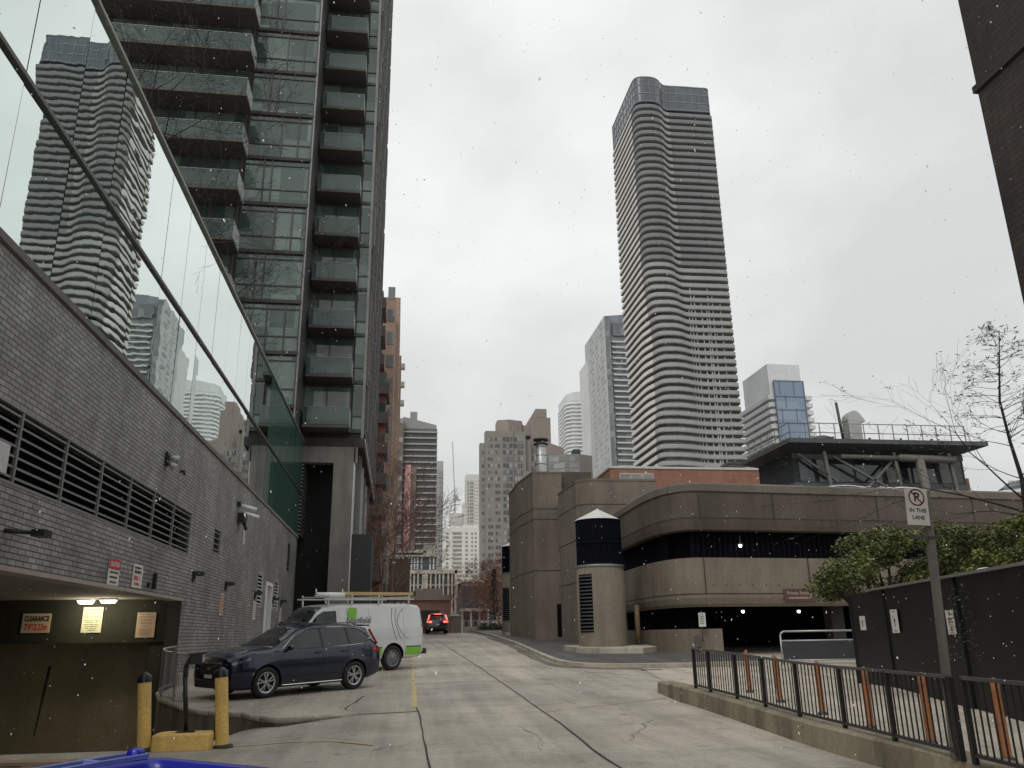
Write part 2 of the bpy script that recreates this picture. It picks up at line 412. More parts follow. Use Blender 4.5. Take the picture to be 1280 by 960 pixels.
# ramp pit side walls are the retaining wall; the ramp floor is part of the ground sheet
# right sidewalk and kerb
kerb = [(6.75,78),(7.1,70),(7.15,64),(6.85,50),(6.5,43),(6.2,38),(5.98,33.5),(5.95,31.5),(6.1,30.2),(6.5,29.3),(7.2,28.6),(8.2,28.35),(9.8,28.3),(12.6,28.5)]
walk = kerb + [(13.2,29.4),(13.6,33.6),(12.0,36),(12.5,78)]
struct('sidewalk', strip_poly(walk, cuts, lambda x, y: gz(y)+.13), M_walk, False)
mb = MB()
for i in range(len(kerb)-1):
    for (o0, o1, za, zb) in ((0, 0, -.1, .135), (0, .22, .136, .136)):
        pass
for i in range(len(kerb)-1):
    a, b = Vector(kerb[i]), Vector(kerb[i+1])
    def nrm(k):
        p, q = Vector(kerb[max(k-1,0)]), Vector(kerb[min(k+1,len(kerb)-1)]); d = (q-p).normalized(); return Vector((-d.y, d.x))
    na, nb = nrm(i)*.2, nrm(i+1)*.2
    a1, b1 = a+na, b+nb
    za, zb, zc, zd = gz(a.y), gz(b.y), gz(a1.y), gz(b1.y)
    mb.quad((a.x,a.y,za-.2),(b.x,b.y,zb-.2),(b.x,b.y,zb+.12),(a.x,a.y,za+.12))
    c0, c1 = a+na*.15, b+nb*.15
    mb.quad((a.x,a.y,za+.12),(b.x,b.y,zb+.12),(c1.x,c1.y,zb+.142),(c0.x,c0.y,za+.142))
    mb.quad((c0.x,c0.y,za+.142),(c1.x,c1.y,zb+.142),(b1.x,b1.y,zd+.142),(a1.x,a1.y,zc+.142))
struct('kerb', mb, M_kerb)
gut = [(p[0]+(-.28 if i < 9 else -.05), p[1]-(0 if i < 7 else .28)) for i, p in enumerate(kerb)]
ribbon('gutter', gut, .5, ground_mat('gutter_grit', (.17,.15,.125), False), .009)
ribbon('road_joint', wob((6.1,27.3),(8.6,22.6),8,.05), .035, M_joint)
# litter-like patches in the gutter
# drain
mb = MB(); mb.box(8.0,8.7,27.2,27.5,.0,.475)
for k in range(6): mb.box(8.04+.11*k,8.09+.11*k,27.22,27.48,.474,.484)
solo('drain_grate', mb, M_darkgrey, 'small dark drain grate in the road before the sidewalk corner', 'drain')

# fenced plaza on the right, held by a concrete kerb wall
pk = [(6.62,21.3),(6.25,20.2),(6.1,18.4),(6.1,16.1),(6.05,13.9),(5.98,12),(5.9,10.1),(5.75,7),(5.6,3)]
def ptop(x, y): return gz(y)+.32-.22*sm((y-19.6)/1.7)
inner = [(p[0]+.42, p[1]-(.3 if i == 0 else 0)) for i, p in enumerate(pk)]
mb = MB()
for i in range(len(pk)-1):
    (xa, ya), (xb, yb) = pk[i], pk[i+1]; (ua, va), (ub, vb) = inner[i], inner[i+1]
    ta, tb = ptop(xa, ya), ptop(xb, yb)
    mb.quad((xa,ya,-.3),(xb,yb,-.3),(xb+.03,yb,tb-.03),(xa+.03,ya,ta-.03))
    mb.quad((xa+.03,ya,ta-.03),(xb+.03,yb,tb-.03),(xb+.07,yb,tb),(xa+.07,ya,ta))
    mb.quad((xa+.07,ya,ta),(xb+.07,yb,tb),(ub,vb,tb),(ua,va,ta))
    mb.quad((ua,va,ta),(ub,vb,tb),(ub,vb,-.3),(ua,va,-.3))
mb.quad((pk[0][0],pk[0][1],-.3),(pk[0][0]+.07,pk[0][1],ptop(*pk[0])),(inner[0][0],inner[0][1],ptop(*pk[0])),(inner[0][0],inner[0][1],-.3))
solo('kerb_wall', mb, stone('mossy_kerb_concrete', (.27,.235,.17), streak=.8, big=1.1, dark=.35), 'low stained concrete kerb wall under the black railing', 'kerb wall')
plaza = [(p[0], p[1]) for p in inner] + [(12,3),(12,12),(16,21),(17,29.8),(13.2,29.8),(12.6,28.2),(9.8,28.0),(8.2,28.0)]
plz = lambda x, y: gz(y)+.012+.20*(1-sm((y-18)/4))
struct('plaza', strip_poly(plaza, cuts, plz), M_plaza, False)

# ------------------------------------------------------------------ sky
w = bpy.data.worlds.new('World'); S.world = w; w.use_nodes = True; nt = w.node_tree
bg = nt.nodes['Background']; sky = nt.nodes.new('ShaderNodeTexSky'); sky.sky_type = 'NISHITA'; sky.sun_disc = False
SUN_EL, SUN_AZ = R(48), R(215)
sky.sun_elevation = SUN_EL; sky.sun_rotation = SUN_AZ; sky.air_density = 1.0; sky.dust_density = 4
tc = nt.nodes.new('ShaderNodeTexCoord')
n1 = noise(nt, tc.outputs['Generated'], 2.6, 4, .5, (1, 1, 1.5))
cl = ramp(nt, n1, (7.3, 7.34, 7.28), (9.6, 9.65, 9.55), .36, .64)
sp = nt.nodes.new('ShaderNodeSeparateXYZ'); nt.links.new(tc.outputs['Generated'], sp.inputs[0])
hz = ramp(nt, sp.outputs['Z'], (.9, .9, .895), (1.04, 1.045, 1.05), .02, .55)
cl = mixc(nt, cl, hz, 1, 'MULTIPLY')
nt.links.new(mixc(nt, sky.outputs[0], cl, .93), bg.inputs['Color']); bg.inputs['Strength'].default_value = .10
sl = bpy.data.lights.new('Sun', 'SUN'); sl.energy = .95; sl.angle = R(25); sl.color = (1, .965, .92)
so = bpy.data.objects.new('Sun', sl); COL.objects.link(so)
# overcast light comes softly from behind the camera; sky sun_rotation runs clockwise from +Y
d = Vector((math.sin(SUN_AZ)*math.cos(SUN_EL), math.cos(SUN_AZ)*math.cos(SUN_EL), math.sin(SUN_EL)))
so.rotation_euler = d.to_track_quat('Z', 'Y').to_euler(); so.location = (0,-20,60)

# ------------------------------------------------------------------ camera
cam = bpy.data.cameras.new('Camera'); co = bpy.data.objects.new('Camera', cam); COL.objects.link(co); S.camera = co
cam.sensor_width = 36; cam.lens = 1015/1280*36; cam.clip_end = 8000; cam.clip_start = .05
right, up, fwd = Vector((.991,-.135,-.0137)), Vector((-.028,-.295,.955)), Vector((.133,.946,.2962))
fwd.normalize(); right = (right - fwd*right.dot(fwd)).normalized(); up = right.cross(fwd)
co.matrix_world = Matrix(((right.x, up.x, -fwd.x, 0), (right.y, up.y, -fwd.y, 0), (right.z, up.z, -fwd.z, 1.6), (0,0,0,1)))
S.view_settings.view_transform = 'Standard'; S.view_settings.look = 'None'; S.view_settings.exposure = 0
S.cycles.use_denoising = True; S.cycles.max_bounces = 6; S.cycles.glossy_bounces = 4
# ------------------------------------------------------------------ left: brick podium with mirror glass
XW = -6.0
bl = thing('brick_podium', 'long grey brick podium building with a glass upper storey on the left', 'building', (XW, 30, 0))
def wall_x(mb, y0, y1, z0, z1, holes, x=XW, th=.35):
    ysx = sorted({y0, y1, *[v for h in holes for v in h[:2]]}); zsx = sorted({z0, z1, *[v for h in holes for v in h[2:]]})
    ysx = [v for v in ysx if y0 <= v <= y1]; zsx = [v for v in zsx if z0 <= v <= z1]
    ins = lambda y, z: any(h[0] < y < h[1] and h[2] < z < h[3] for h in holes)
    for i in range(len(ysx)-1):
        for j in range(len(zsx)-1):
            a, b, c, d = ysx[i], ysx[i+1], zsx[j], zsx[j+1]
            if not ins((a+b)/2, (c+d)/2): mb.quad((x,a,c),(x,b,c),(x,b,d),(x,a,d))
    for a, b, c, d in holes:
        mb.quad((x,a,c),(x-th,a,c),(x-th,a,d),(x,a,d)); mb.quad((x,b,c),(x,b,d),(x-th,b,d),(x-th,b,c))
        mb.quad((x,a,d),(x-th,a,d),(x-th,b,d),(x,b,d))
        if c > z0: mb.quad((x,a,c),(x,b,c),(x-th,b,c),(x-th,a,c))
VENT = (6.0, 24.8, 3.99, 5.12); V2 = (28.0, 28.95, 4.38, 5.1); DOOR = (39.7, 41.5, .6, 4.1)
LV1 = (37.3, 38.7, 3.0, 4.4); LV2 = (42.4, 43.9, 3.0, 4.4); V3 = (46.3, 47.3, 5.2, 6.6)
mb = MB(); wall_x(mb, 2, 50.3, -3, 7.36, [(2, 24.72, -3, 2.69), VENT, V2, DOOR, LV1, LV2, V3])
part('brick_wall', mb, M_brickgrey, bl, True, fix=False)
def louvre(h, nb, nd, name, slope=.06, m=M_light, back=True):
    y0, y1, z0, z1 = h; mb = MB()
    for k in range(nb):
        z = z0+(z1-z0)*(k+.5)/nb
        mb.add([(XW-.02,y0,z+.02),(XW-.02,y1,z+.02),(XW-.02,y1,z-.015),(XW-.02,y0,z-.015),(XW-.12,y0,z+.02+slope),(XW-.12,y1,z+.02+slope),(XW-.12,y1,z-.015+slope),(XW-.12,y0,z-.015+slope)],
               [(0,1,2,3),(4,7,6,5),(0,4,5,1),(3,2,6,7)])
    for k in range(nd+1):
        y = y0+(y1-y0)*k/nd; mb.box(XW-.06, XW-.003, y-.03, y+.03, z0+.002, z1-.002)
    mb.box(XW-.14, XW+.012, y0, y1, z0-.045, z0+.001); mb.box(XW-.1, XW+.006, y0, y1, z1-.001, z1+.035)
    o = part(name, mb, m, bl, True)
    if back:
        mb = MB(); mb.quad((XW-.34,y0-.1,z0-.1),(XW-.34,y1+.1,z0-.1),(XW-.34,y1+.1,z1+.1),(XW-.34,y0-.1,z1+.1)); p = part('opening_back', mb, M_black, None)
        p.parent = o; p.data.transform(Matrix.Translation(-Vector(bl.location)))
louvre((6.0, 24.8, 3.99, 5.12), 7, 10, 'louvre', .05, M_grey)
louvre(V2, 4, 1, 'louvre', .05, M_grey); louvre(V3, 4, 1, 'louvre', .05, M_darkgrey)
louvre(LV1, 9, 1, 'louvre', .06, M_light); louvre(LV2, 9, 1, 'louvre', .06, M_light)
mb = MB(); mb.box(XW-.3, XW-.22, 39.75, 41.45, .6, 4.05); d = part('door', mb, M_darkgrey, bl, True)
mb = MB(); mb.box(XW-.2, XW+.05, 39.6, 39.85, .6, 4.15); mb.box(XW-.2, XW+.05, 41.35, 41.5, .6, 4.15); mb.box(XW-.2, XW+.05, 39.85, 41.35, 4.0, 4.15)
part('door_frame', mb, M_white, bl, True)
# pale base course where the wall meets the pad
mb = MB(); mb.box(XW, XW+.1, 24.75, 50.2, -.2, 0)
mb.v = [(x, y, z+gz(y)+(.33 if z > -.1 else 0)) for x, y, z in mb.v]; part('base_course', mb, M_kerb, bl, True)
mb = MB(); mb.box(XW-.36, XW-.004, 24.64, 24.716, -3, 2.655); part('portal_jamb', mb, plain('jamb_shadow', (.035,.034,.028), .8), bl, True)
# lintel edge of the portal
mb = MB(); mb.box(XW-.35, XW+.03, 2, 24.72, 2.66, 2.74); part('portal_lintel', mb, plain('lintel_pink', (.36,.31,.27), .7), bl, True)
# sill
mb = MB(); mb.box(XW-.2, XW+.06, 2, 50.3, 7.33, 7.46); part('sill', mb, stone('sill_stone', (.20,.19,.18), streak=.2), bl, True)
# glass panes, each a hair out of true as real ones are
PW = 1.93; y = 7.74; k = 0
rows = [(7.46, 9.98), (10.06, 13.18)]
while y < 50.3:
    ye = min(y+PW, 50.32)
    for (za, zb) in rows:
        mb = MB(); t1, t2 = random.uniform(-.004, .004), random.uniform(-.006, .006)
        mb.quad((XW+.03+t1,y+.012,za),(XW+.03-t1,ye-.012,za),(XW+.03-t1+t2,ye-.012,zb),(XW+.03+t1+t2,y+.012,zb))
        part('glass_pane', mb, M_mirror if y < 36.5 else M_teal, bl, True, fix=False)  # end panes carry the tower's dark reflection in their colour
    y += PW
mb = MB(); mb.box(XW-.2, XW+.01, 2, 50.3, 7.46, 13.2); part('glazing_backing', mb, M_frame, bl, True)
mb = MB(); mb.box(XW, XW+.09, 2, 50.3, 9.98, 10.06); part('transom', mb, M_frame, bl, True)
mb = MB(); mb.box(XW-.3, XW+.10, 2, 50.3, 13.18, 13.26); part('coping', mb, M_grey, bl, True)
mb = MB(); mb.box(-30, XW-.3, 2, 46, 12.6, 12.9); mb.box(-30, XW-.35, 50.2, 50.3, 0, 12.9); part('roof', mb, M_towergrey, bl, True)

# underground ramp entrance
rp = thing('ramp_portal', 'dark underground parking entrance with low concrete ceiling beneath the brick podium', 'parking entrance', (-10, 24.8, 0))
mb = MB(); mb.box(-26, XW-.352, 2, 27, 2.72, 3.0); part('ceiling', mb, stone('portal_ceiling', (.30,.27,.24), streak=.1), rp, True)
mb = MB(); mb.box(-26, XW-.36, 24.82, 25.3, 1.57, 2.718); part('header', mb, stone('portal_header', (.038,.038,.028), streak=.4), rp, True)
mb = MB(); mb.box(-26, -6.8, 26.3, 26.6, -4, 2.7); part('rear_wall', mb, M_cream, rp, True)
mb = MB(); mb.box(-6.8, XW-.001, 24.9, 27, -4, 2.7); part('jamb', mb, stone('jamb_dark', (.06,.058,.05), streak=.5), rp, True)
mb = MB(); mb.box(-26, -25.7, 2, 26, -4, 2.7); mb.box(-26,-6.4,1.5,1.8,-1,2.7); part('side_wall', mb, M_cream, rp, True)
mb = MB(); mb.add([(-9.88,26.28,.95),(-9.80,26.28,.95),(-9.98,26.28,-.9),(-10.02,26.28,-.9)], [(0,1,2,3)]); part('wall_stain', mb, plain('stain', (.07,.06,.045), .9, var=.7, vs=5), rp, True)
def ceil_lamp(x, y, label):
    t = thing('ceiling_lamp', label, 'lamp', (x, y, 2.72), 0, 'lit ceiling lamps in the ramp entrance')
    mb = MB(); mb.box(-.2,.2,-.14,.14,-.05,0); part('housing', mb, M_white, t)
    mb = MB(); mb.prism([(-.19,-.13),(.19,-.13),(.19,.13),(-.19,.13)], -.13, -.05); mb.v = [(px*(.75 if pz < -.1 else 1), py*(.75 if pz < -.1 else 1), pz) for px, py, pz in mb.v]
    part('diffuser', mb, MATS.get('lamp_white') or lamp_mat('lamp_white', (1, .93, .72), 4), t)
    l = bpy.data.lights.new('ceiling_lamp_light', 'POINT'); l.energy = 24; l.color = (1, .9, .66); l.shadow_soft_size = .15
    lo = bpy.data.objects.new('ceiling_lamp_light', l); COL.objects.link(lo); lo.location = (0,0,-.25); lo.parent = t
ceil_lamp(-8.42, 24.3, 'lit square ceiling lamp just above the visitor parking sign')
ceil_lamp(-7.74, 24.0, 'lit square ceiling lamp to the right of the visitor parking sign')

def sign(name, label, loc, rz, w, h, back, cat='sign', group=None, tilt=0):
    t = thing(name, label, cat, loc, rz, group)
    if tilt: t.rotation_euler = (0, tilt, rz)
    mb = MB(); mb.box(-w/2, w/2, -.01, .0, -h/2, h/2); part('board', mb, back, t); return t
M_signtan = plain('sign_tan', (.55, .44, .30), .5); M_signcream = plain('sign_cream', (.62, .60, .42), .5); M_signpeach = plain('sign_peach', (.52, .40, .29), .5)
t = sign('clearance_sign', 'tan clearance height sign with black and red letters on the ramp header', (-9.8, 24.8, 2.11), 0, .74, .51, M_signtan)
text('CLEARANCE', .19, M_blk, t, 0, .11, sx=.60, bold=.008); text("7'4\"/2.23m", .23, M_redp, t, 0, -.11, sx=.60, bold=.006)
t = sign('visitor_parking_sign', 'cream visitor parking sign with green print under the ceiling lamps', (-8.36, 24.8, 2.18), 0, .52, .68, M_signcream)
mb = MB(); mb.box(-.2, .2, -.013, -.011, .25, .3); part('heading_band', mb, M_yline, t)
mgp = plain('green_print', (.06, .11, .05), .5)
text('VISITOR', .105, mgp, t, 0, .17); text('PARKING', .105, mgp, t, 0, .075)
strokes(t, mgp, [(-.2,.2,-.01,.035),(-.17,.17,-.06,.035),(-.2,.2,-.12,.03),(-.18,.18,-.17,.03),(-.16,.16,-.22,.03),(-.1,.12,-.27,.03)])
t = sign('resident_parking_sign', 'peach resident parking sign with brown print at the right end of the ramp header', (-6.93, 24.8, 2.03), 0, .5, .67, M_signpeach)
strokes(t, M_brownp, [(-.17,.17,.29,.03)]); text('MANAGEMENT', .07, M_brownp, t, 0, .215, sx=.85); text('RESIDENT', .08, M_brownp, t, 0, .13); text('PARKING', .08, M_brownp, t, 0, .045); text('ONLY', .08, M_brownp, t, 0, -.04)
strokes(t, M_brownp, [(-.18,.18,-.11,.025),(-.16,.16,-.15,.025),(-.18,.18,-.19,.025),(-.15,.15,-.23,.025),(-.17,.17,-.27,.025)])
M_signwhite = plain('sign_white', (.66, .65, .60), .45, var=.06); M_signred = plain('sign_red', (.5, .05, .06), .45)
t = sign('caution_sign', 'white sign with red caution header on the brick wall above the ramp', (XW+.012, 18.65, 3.0), R(90), .72, .55, M_signwhite)
mb = MB(); mb.box(-.36, .36, -.013, -.011, .06, .275); part('header_band', mb, M_signred, t)
text('CAUTION', .14, M_signwhite, t, 0, .165, y=-.015, sx=.9, bold=.003)
strokes(t, M_blk, [(-.28,.28,0,.05),(-.25,.25,-.1,.05),(-.2,.2,-.2,.05)])
t = sign('warning_sign', 'narrow white sign with black and red print right of the caution sign', (XW+.012, 20.3, 3.04), R(90), .72, .53, M_signwhite)
strokes(t, M_blk, [(-.26,.26,.18,.06),(-.26,.26,.09,.08)]); strokes(t, M_redp, [(-.27,.27,-.05,.12),(-.2,.25,-.18,.07)])
mb = MB(); mb.box(XW, XW+.08, 21.6, 21.72, 2.82, 3.2); mb.box(XW, XW+.05, 21.2, 21.3, 2.85, 2.95)
solo('junction_box', mb, M_blackmetal, 'small black box and conduit stub on the brick wall above the ramp opening', 'junction box', loc=(XW, 21.6, 3))
for y0, nm, w_ in ((30.0, 'tall narrow tan sign under the second wall light on the brick wall', .62), (36.8, 'tall narrow white sign under the third wall light near the louvre', .7), (45.0, 'small white sign on the brick wall just past the door louvre', .6)):
    t = sign('wall_sign', nm, (XW+.012, y0, 2.77), R(90), w_, .74, M_signpeach if y0 < 31 else M_signwhite); strokes(t, M_redp if y0 < 31 else M_blk, [(-w_*.35,w_*.35,.28-.09*i,.035) for i in range(7)])
def wall_light(y, z, label):
    t = thing('wall_light', label, 'wall light', (XW, y, z), R(90), 'black wall pack lights on the brick wall')
    mb = MB(); mb.box(-.16,.16,-.05,0,-.14,.16); mb.prism([(-.15,-.05),(.15,-.05),(.12,-.3),(-.12,-.3)], .02, .15); part('housing', mb, M_blackmetal, t, bevel=.01)
    mb = MB(); mb.add([(-.14,-.055,-.12),(.14,-.055,-.12),(.115,-.29,.018),(-.115,-.29,.018)], [(0,1,2,3)]); part('lens', mb, M_light, t)
for y0, lb in ((25.7, 'black wall light on the brick wall nearest the ramp opening'), (30.5, 'black wall light above the tall tan sign'), (36.75, 'black wall light above the tall white sign'), (42.0, 'black wall light beside the pale door frame'), (45.0, 'black wall light farthest along the brick wall')):
    wall_light(y0, 3.4, lb)
t = thing('floodlight', 'twin head silver floodlight high on the brick wall below the glass', 'floodlight', (XW, 21.6, 6.05), R(90))
mb = MB(); mb.box(-.12,.12,-.06,0,-.14,.2); part('bracket', mb, M_blackmetal, t)
mb = MB(); mb.tube((.0,-.06,.08),(.12,-.26,.05),.055,.1,12); part('lamp_head', mb, M_galv, t)
mb = MB(); mb.tube((.02,-.06,-.05),(.02,-.24,-.2),.055,.1,12); part('lamp_head', mb, M_galv, t)
mb = MB(); mb.tube((XW,23.1,6.05),(XW+.1,23.1,6.05),.04,.04,8); mb.tube((XW+.1,23.1,6.06),(XW+.1,23.1,5.95),.03,.03,8); solo('pipe_hook', mb, M_blackmetal, 'small black pipe stub on the brick wall right of the floodlight', 'pipe', loc=(XW,23.1,6))
t = thing('security_camera', 'pair of white bullet security cameras on a dark bracket on the brick wall', 'security camera', (XW, 31.8, 6.1), R(90))
mb = MB(); mb.box(-.5,-.3,-.12,0,.25,.42); mb.box(-.2,.35,-.25,0,-.3,.05); mb.tube((.1,-.2,-.3),(.1,-.3,-.55),.06,.06,8); part('bracket', mb, M_blackmetal, t)
mb = MB(); mb.tube((-.3,-.1,.3),(.0,-.62,.2),.075,.075,12); part('camera_body', mb, M_white, t)
mb = MB(); mb.tube((.3,-.15,.1),(.75,-.6,.02),.07,.07,12); part('camera_body', mb, M_white, t)
t = sign('small_notice', 'tiny white notice hanging below the security cameras', (XW+.012, 33.1, 5.4), R(90), .4, .5, M_signwhite); strokes(t, M_blk, [(-.1,.1,.18-.08*i,.05) for i in range(5)])
mb = MB(); mb.tube((XW,13.5,3.25),(XW+.45,13.9,3.25),.035,.035,8); mb.box(XW+.3,XW+.5,13.7,14.0,3.19,3.3)
solo('wall_bracket', mb, M_blackmetal, 'dark bracket arm sticking out of the brick wall at the left edge', 'bracket', loc=(XW,13.6,3.2))
mb = MB(); mb.box(XW,XW+.06,12.7,13.12,4.05,4.5); solo('vent_cover', mb, M_light, 'pale metal cover plate over the long louvre at the left edge', 'cover plate', loc=(XW,12.9,4.2), bevel=.01)

# ------------------------------------------------------------------ left residential tower
PIT = 3.25; Z0 = 14.1; NF = 17
zk = [Z0+PIT*k for k in range(NF)]
tw = thing('glass_apartment_tower', 'dark apartment tower with green glass balconies rising over the brick podium', 'apartment tower', (-8, 50.8, 0))
top = zk[-1]+PIT
mb = MB(); mb.box(-26, -2.42, 50.95, 73.5, 13.6, top); mb.box(-26, -6.2, 46.55, 50.95, 13.3, top); mb.box(-26, -10.3, 45.8, 46.55, 13.3, top); part('body', mb, M_towergrey, tw, True)
mb = MB(); mb.box(-26, -2.3, 50.6, 73.8, 13.0, 13.6); part('soffit_slab', mb, M_towergrey, tw, True)
mb = MB(); mb.box(-2.32, -2.26, 50.7, 73.8, 13.45, 13.58); part('soffit_trim', mb, M_white, tw, True)
def bay(x0, x1, y, z, seed):
    """one storey of bay glazing: glass and mullions"""
    rnd = random.Random(seed)
    mb = MB(); mb.box(x0+.06, x1-.06, y-.03, y-.005, z+.1, z+PIT-.22); part('window', mb, M_glassdk, tw, True)
    g = MB()
    xa = x0+(x1-x0)*(.42+.1*(seed % 2)); xb = x0+(x1-x0)*(.78 if seed % 2 else .30)
    for xm in (x0+.03, xa, xb, x1-.05): g.box(xm-.04, xm+.04, y-.1, y-.031, z+.02, z+PIT-.12)
    g.box(x0, x1, y-.09, y-.031, z+.98, z+1.06); g.box(x0, x1, y-.09, y-.031, z+2.72, z+2.8)
    part('mullions', g, M_frame, tw, True)
    s = MB(); s.box(x0-.02, x1+.03, y-.16, y-.004, z-.13, z+.09); part('slab_edge', s, M_towergrey, tw, True)
def balcony(x0, x1, yf, yb, z, side=True, k=0):
    s = MB(); s.box(x0, x1, yf, yb, z-.17, z); o = part('balcony_slab', s, M_soffit, tw, True)
    g = MB(); g.box(x0+.02, x1-.02, yf+.02, yf+.035, z+.04, z+1.12)
    e = MB(); e.box(x1-.035, x1-.02, yf+.04, yb, z+.04, z+1.12); part('guard_end', e, M_guard_sky, tw, True); g.box(x0+.02, x0+.035, yf+.04, yb, z+.04, z+1.12)  # end pane: sky reflection painted as a pale colour
    part('balcony_guard', g, M_guard, tw, True)
    r = MB(); r.bar((x0+.02,yf+.03,z+1.13),(x1-.02,yf+.03,z+1.13),.05,.035); r.bar((x1-.03,yf+.03,z+1.13),(x1-.03,yb,z+1.13),.05,.035)
    part('handrail', r, M_grey, tw, True)
for k, z in enumerate(zk):
    bay(-10.25, -6.2, 46.55, z+.35, k)
    balcony(-6.04, -3.2, 49.25, 50.95, z)
    balcony(-22, -9.95, 43.9, 45.8, z-.1)
    for (xa, xb, yy) in ((-6.3, -3.3, 50.93), (-22, -10.4, 45.78)):
        g = MB(); g.box(xa, xb, yy-.03, yy-.005, z+.1, z+PIT-.35); part('window', g, M_glassdk, tw, True)
        g = MB(); n = int((xb-xa)/1.3)
        for j in range(n+1): x = xa+(xb-xa)*j/n; g.box(x-.035, x+.035, yy-.08, yy-.031, z+.1, z+PIT-.3)
        g.box(xa, xb, yy-.08, yy-.031, z+PIT-.36, z+PIT-.3)
        part('mullions', g, M_frame, tw, True)
    # corner strip of glazing right of the balconies
    g = MB(); g.box(-3.15, -2.5, 50.9, 50.93, z+.15, z+PIT-.15); part('window', g, M_glassdk, tw, True)
    g = MB(); g.box(-3.2, -2.44, 50.84, 50.899, z-.1, z+.12); part('slab_edge', g, M_frame, tw, True); g = MB(); g.box(-3.2, -2.44, 50.84, 50.899, z+.95, z+1.02); part('transom', g, M_frame, tw, True)
    # side elevation
    g = MB(); g.box(-2.42, -2.39, 51.2, 73.3, z+.3, z+PIT-.3); part('window', g, M_glassdk, tw, True)
    g = MB(); g.box(-2.42, -2.28, 51.0, 73.5, z-.12, z+.16)
    for j in range(15):
        y = 51.1+j*1.58+(.5 if (k+j) % 3 == 0 else 0); g.box(-2.42, -2.2, y-.08, y+.10+(.35 if (k*5+j*3) % 4 == 0 else 0), z+.16, z+PIT-.12)
    part('side_panels', g, plain('side_fin_grey', (.13,.125,.12), .6), tw, True)
g = MB(); g.box(-6.2, -6.12, 46.4, 46.6, 13.3, top); part('corner_fin', g, M_grey, tw, True); g = MB(); g.box(-6.199, -6.185, 46.62, 50.9, 13.3, top); part('return_wall', g, M_frame, tw, True)
g = MB(); g.box(-2.55, -2.38, 50.8, 50.96, 13.4, top); part('corner_fin', g, M_grey, tw, True)
# base of the tower: column frame, black recess, receding fins
g = MB(); g.box(-6.0, -2.7, 50.5, 51.2, 12.0, 13.0); part('lintel_beam', g, M_column, tw, True)
g = MB(); g.box(-4.12, -2.9, 50.5, 51.6, .6, 12.0); part('column', g, M_column, tw, True)
g = MB(); g.box(-2.9, -2.83, 50.5, 51.6, .6, 12.98); part('edge_trim', g, M_light, tw, True)
g = MB(); g.box(-6.4, -4.1, 53, 53.2, .5, 13); g.box(-6.4, -6.3, 50.4, 53, .5, 13); part('recess', g, plain('recess_dark', (.022,.022,.022), .9), tw, True)
g = MB()
for z in [2.6+.22*i for i in range(20)]: g.box(-6.02, -5.9, 50.4, 52.9, z+5, z+5.07)
part('side_louvre', g, M_grey, tw, True)
g = MB(); g.box(-26, -6.5, 50.9, 73, .4, 13.0); g.box(-6.5, -3.0, 54, 73, .4, 13.0); part('base_wall', g, M_towergrey, tw, True)
for i in range(5):
    g = MB(); g.box(-3.0, -2.55, 53.2+i*3.6, 53.5+i*3.6, .8, 12.98); part('fin', g, M_light if i % 2 else M_grey, tw, True)
g = MB(); g.box(-2.82, -1.62, 50.6, 54.5, .6, 7.62); g.box(-2.75,-1.7,50.56,50.6,1.0,1.06)
solo('black_utility_enclosure', g, plain('black_cladding', (.018,.019,.02), .45), 'tall black clad enclosure standing right of the concrete column', 'enclosure', loc=(-2.2, 51, .6))
# ------------------------------------------------------------------ right: concrete parking garage
def sweep(mb, path, prof, smooth=False, closed=False):
    """sweep a (outward offset, z) profile along a plan path; outward is left of travel"""
    P2 = [Vector(p) for p in path]; n = len(P2); rings = []
    for i in range(n):
        a = P2[max(i-1, 0)]; b = P2[min(i+1, n-1)]
        d1 = (P2[i]-a).normalized() if i else (b-P2[i]).normalized(); d2 = (b-P2[i]).normalized() if i < n-1 else d1
        d = (d1+d2).normalized(); nn = Vector((-d.y, d.x))/max(.5, d.dot(d1))
        rings.append([(P2[i].x+nn.x*o, P2[i].y+nn.y*o, z) for o, z in prof])
    m = len(prof); vs = [p for r in rings for p in r]
    fs = [(i*m+j, (i+1)*m+j, (i+1)*m+j+1, i*m+j+1) for i in range(n-1) for j in range(m-1)]
    if closed: fs += [(i*m+m-1, (i+1)*m+m-1, (i+1)*m, i*m) for i in range(n-1)]
    return mb.add(vs, fs, smooth)
GP = [(60,38.6),(45,37.2),(30,35.7),(21,34.85),(13.2,34.1),(12.7,34.1),(12.3,34.3),(12.0,34.7),(11.75,35.4),(11.6,36.4),(11.55,37.5),(11.6,40),(11.75,44.5)]
ga = thing('parking_garage', 'brown aggregate concrete parking garage with open dark parking levels on the right', 'parking garage', (20, 40, .7))
def gband(name, prof, m, pth=GP): mb = MB(); sweep(mb, pth, prof, closed=True); return part(name, mb, m, ga, True)
gband('parapet', [(-.25,5.85),(0.0,5.9),(.06,6.15),(.10,6.4),(.10,7.56),(-.25,7.56)], M_garage)
gband('parapet_cap', [(-.3,7.56),(.16,7.56),(.16,7.86),(.10,7.94),(-.3,7.94)], M_cap)
gband('joint_line', [(.09,6.38),(.106,6.38),(.106,6.43),(.09,6.43)], M_joint)
gband('spandrel', [(-.25,2.66),(-.05,2.66),(.03,2.78),(.10,3.02),(.10,4.69),(-.25,4.69)], M_garage2)
gband('joint_line', [(.09,3.16),(.106,3.16),(.106,3.21),(.09,3.21)], M_joint)
low = [(13.55,34.12)]+GP[5:]
gband('low_wall', [(-.25,.3),(.04,.3),(.04,1.77),(-.25,1.77)], M_garage2, low)
mb = MB()
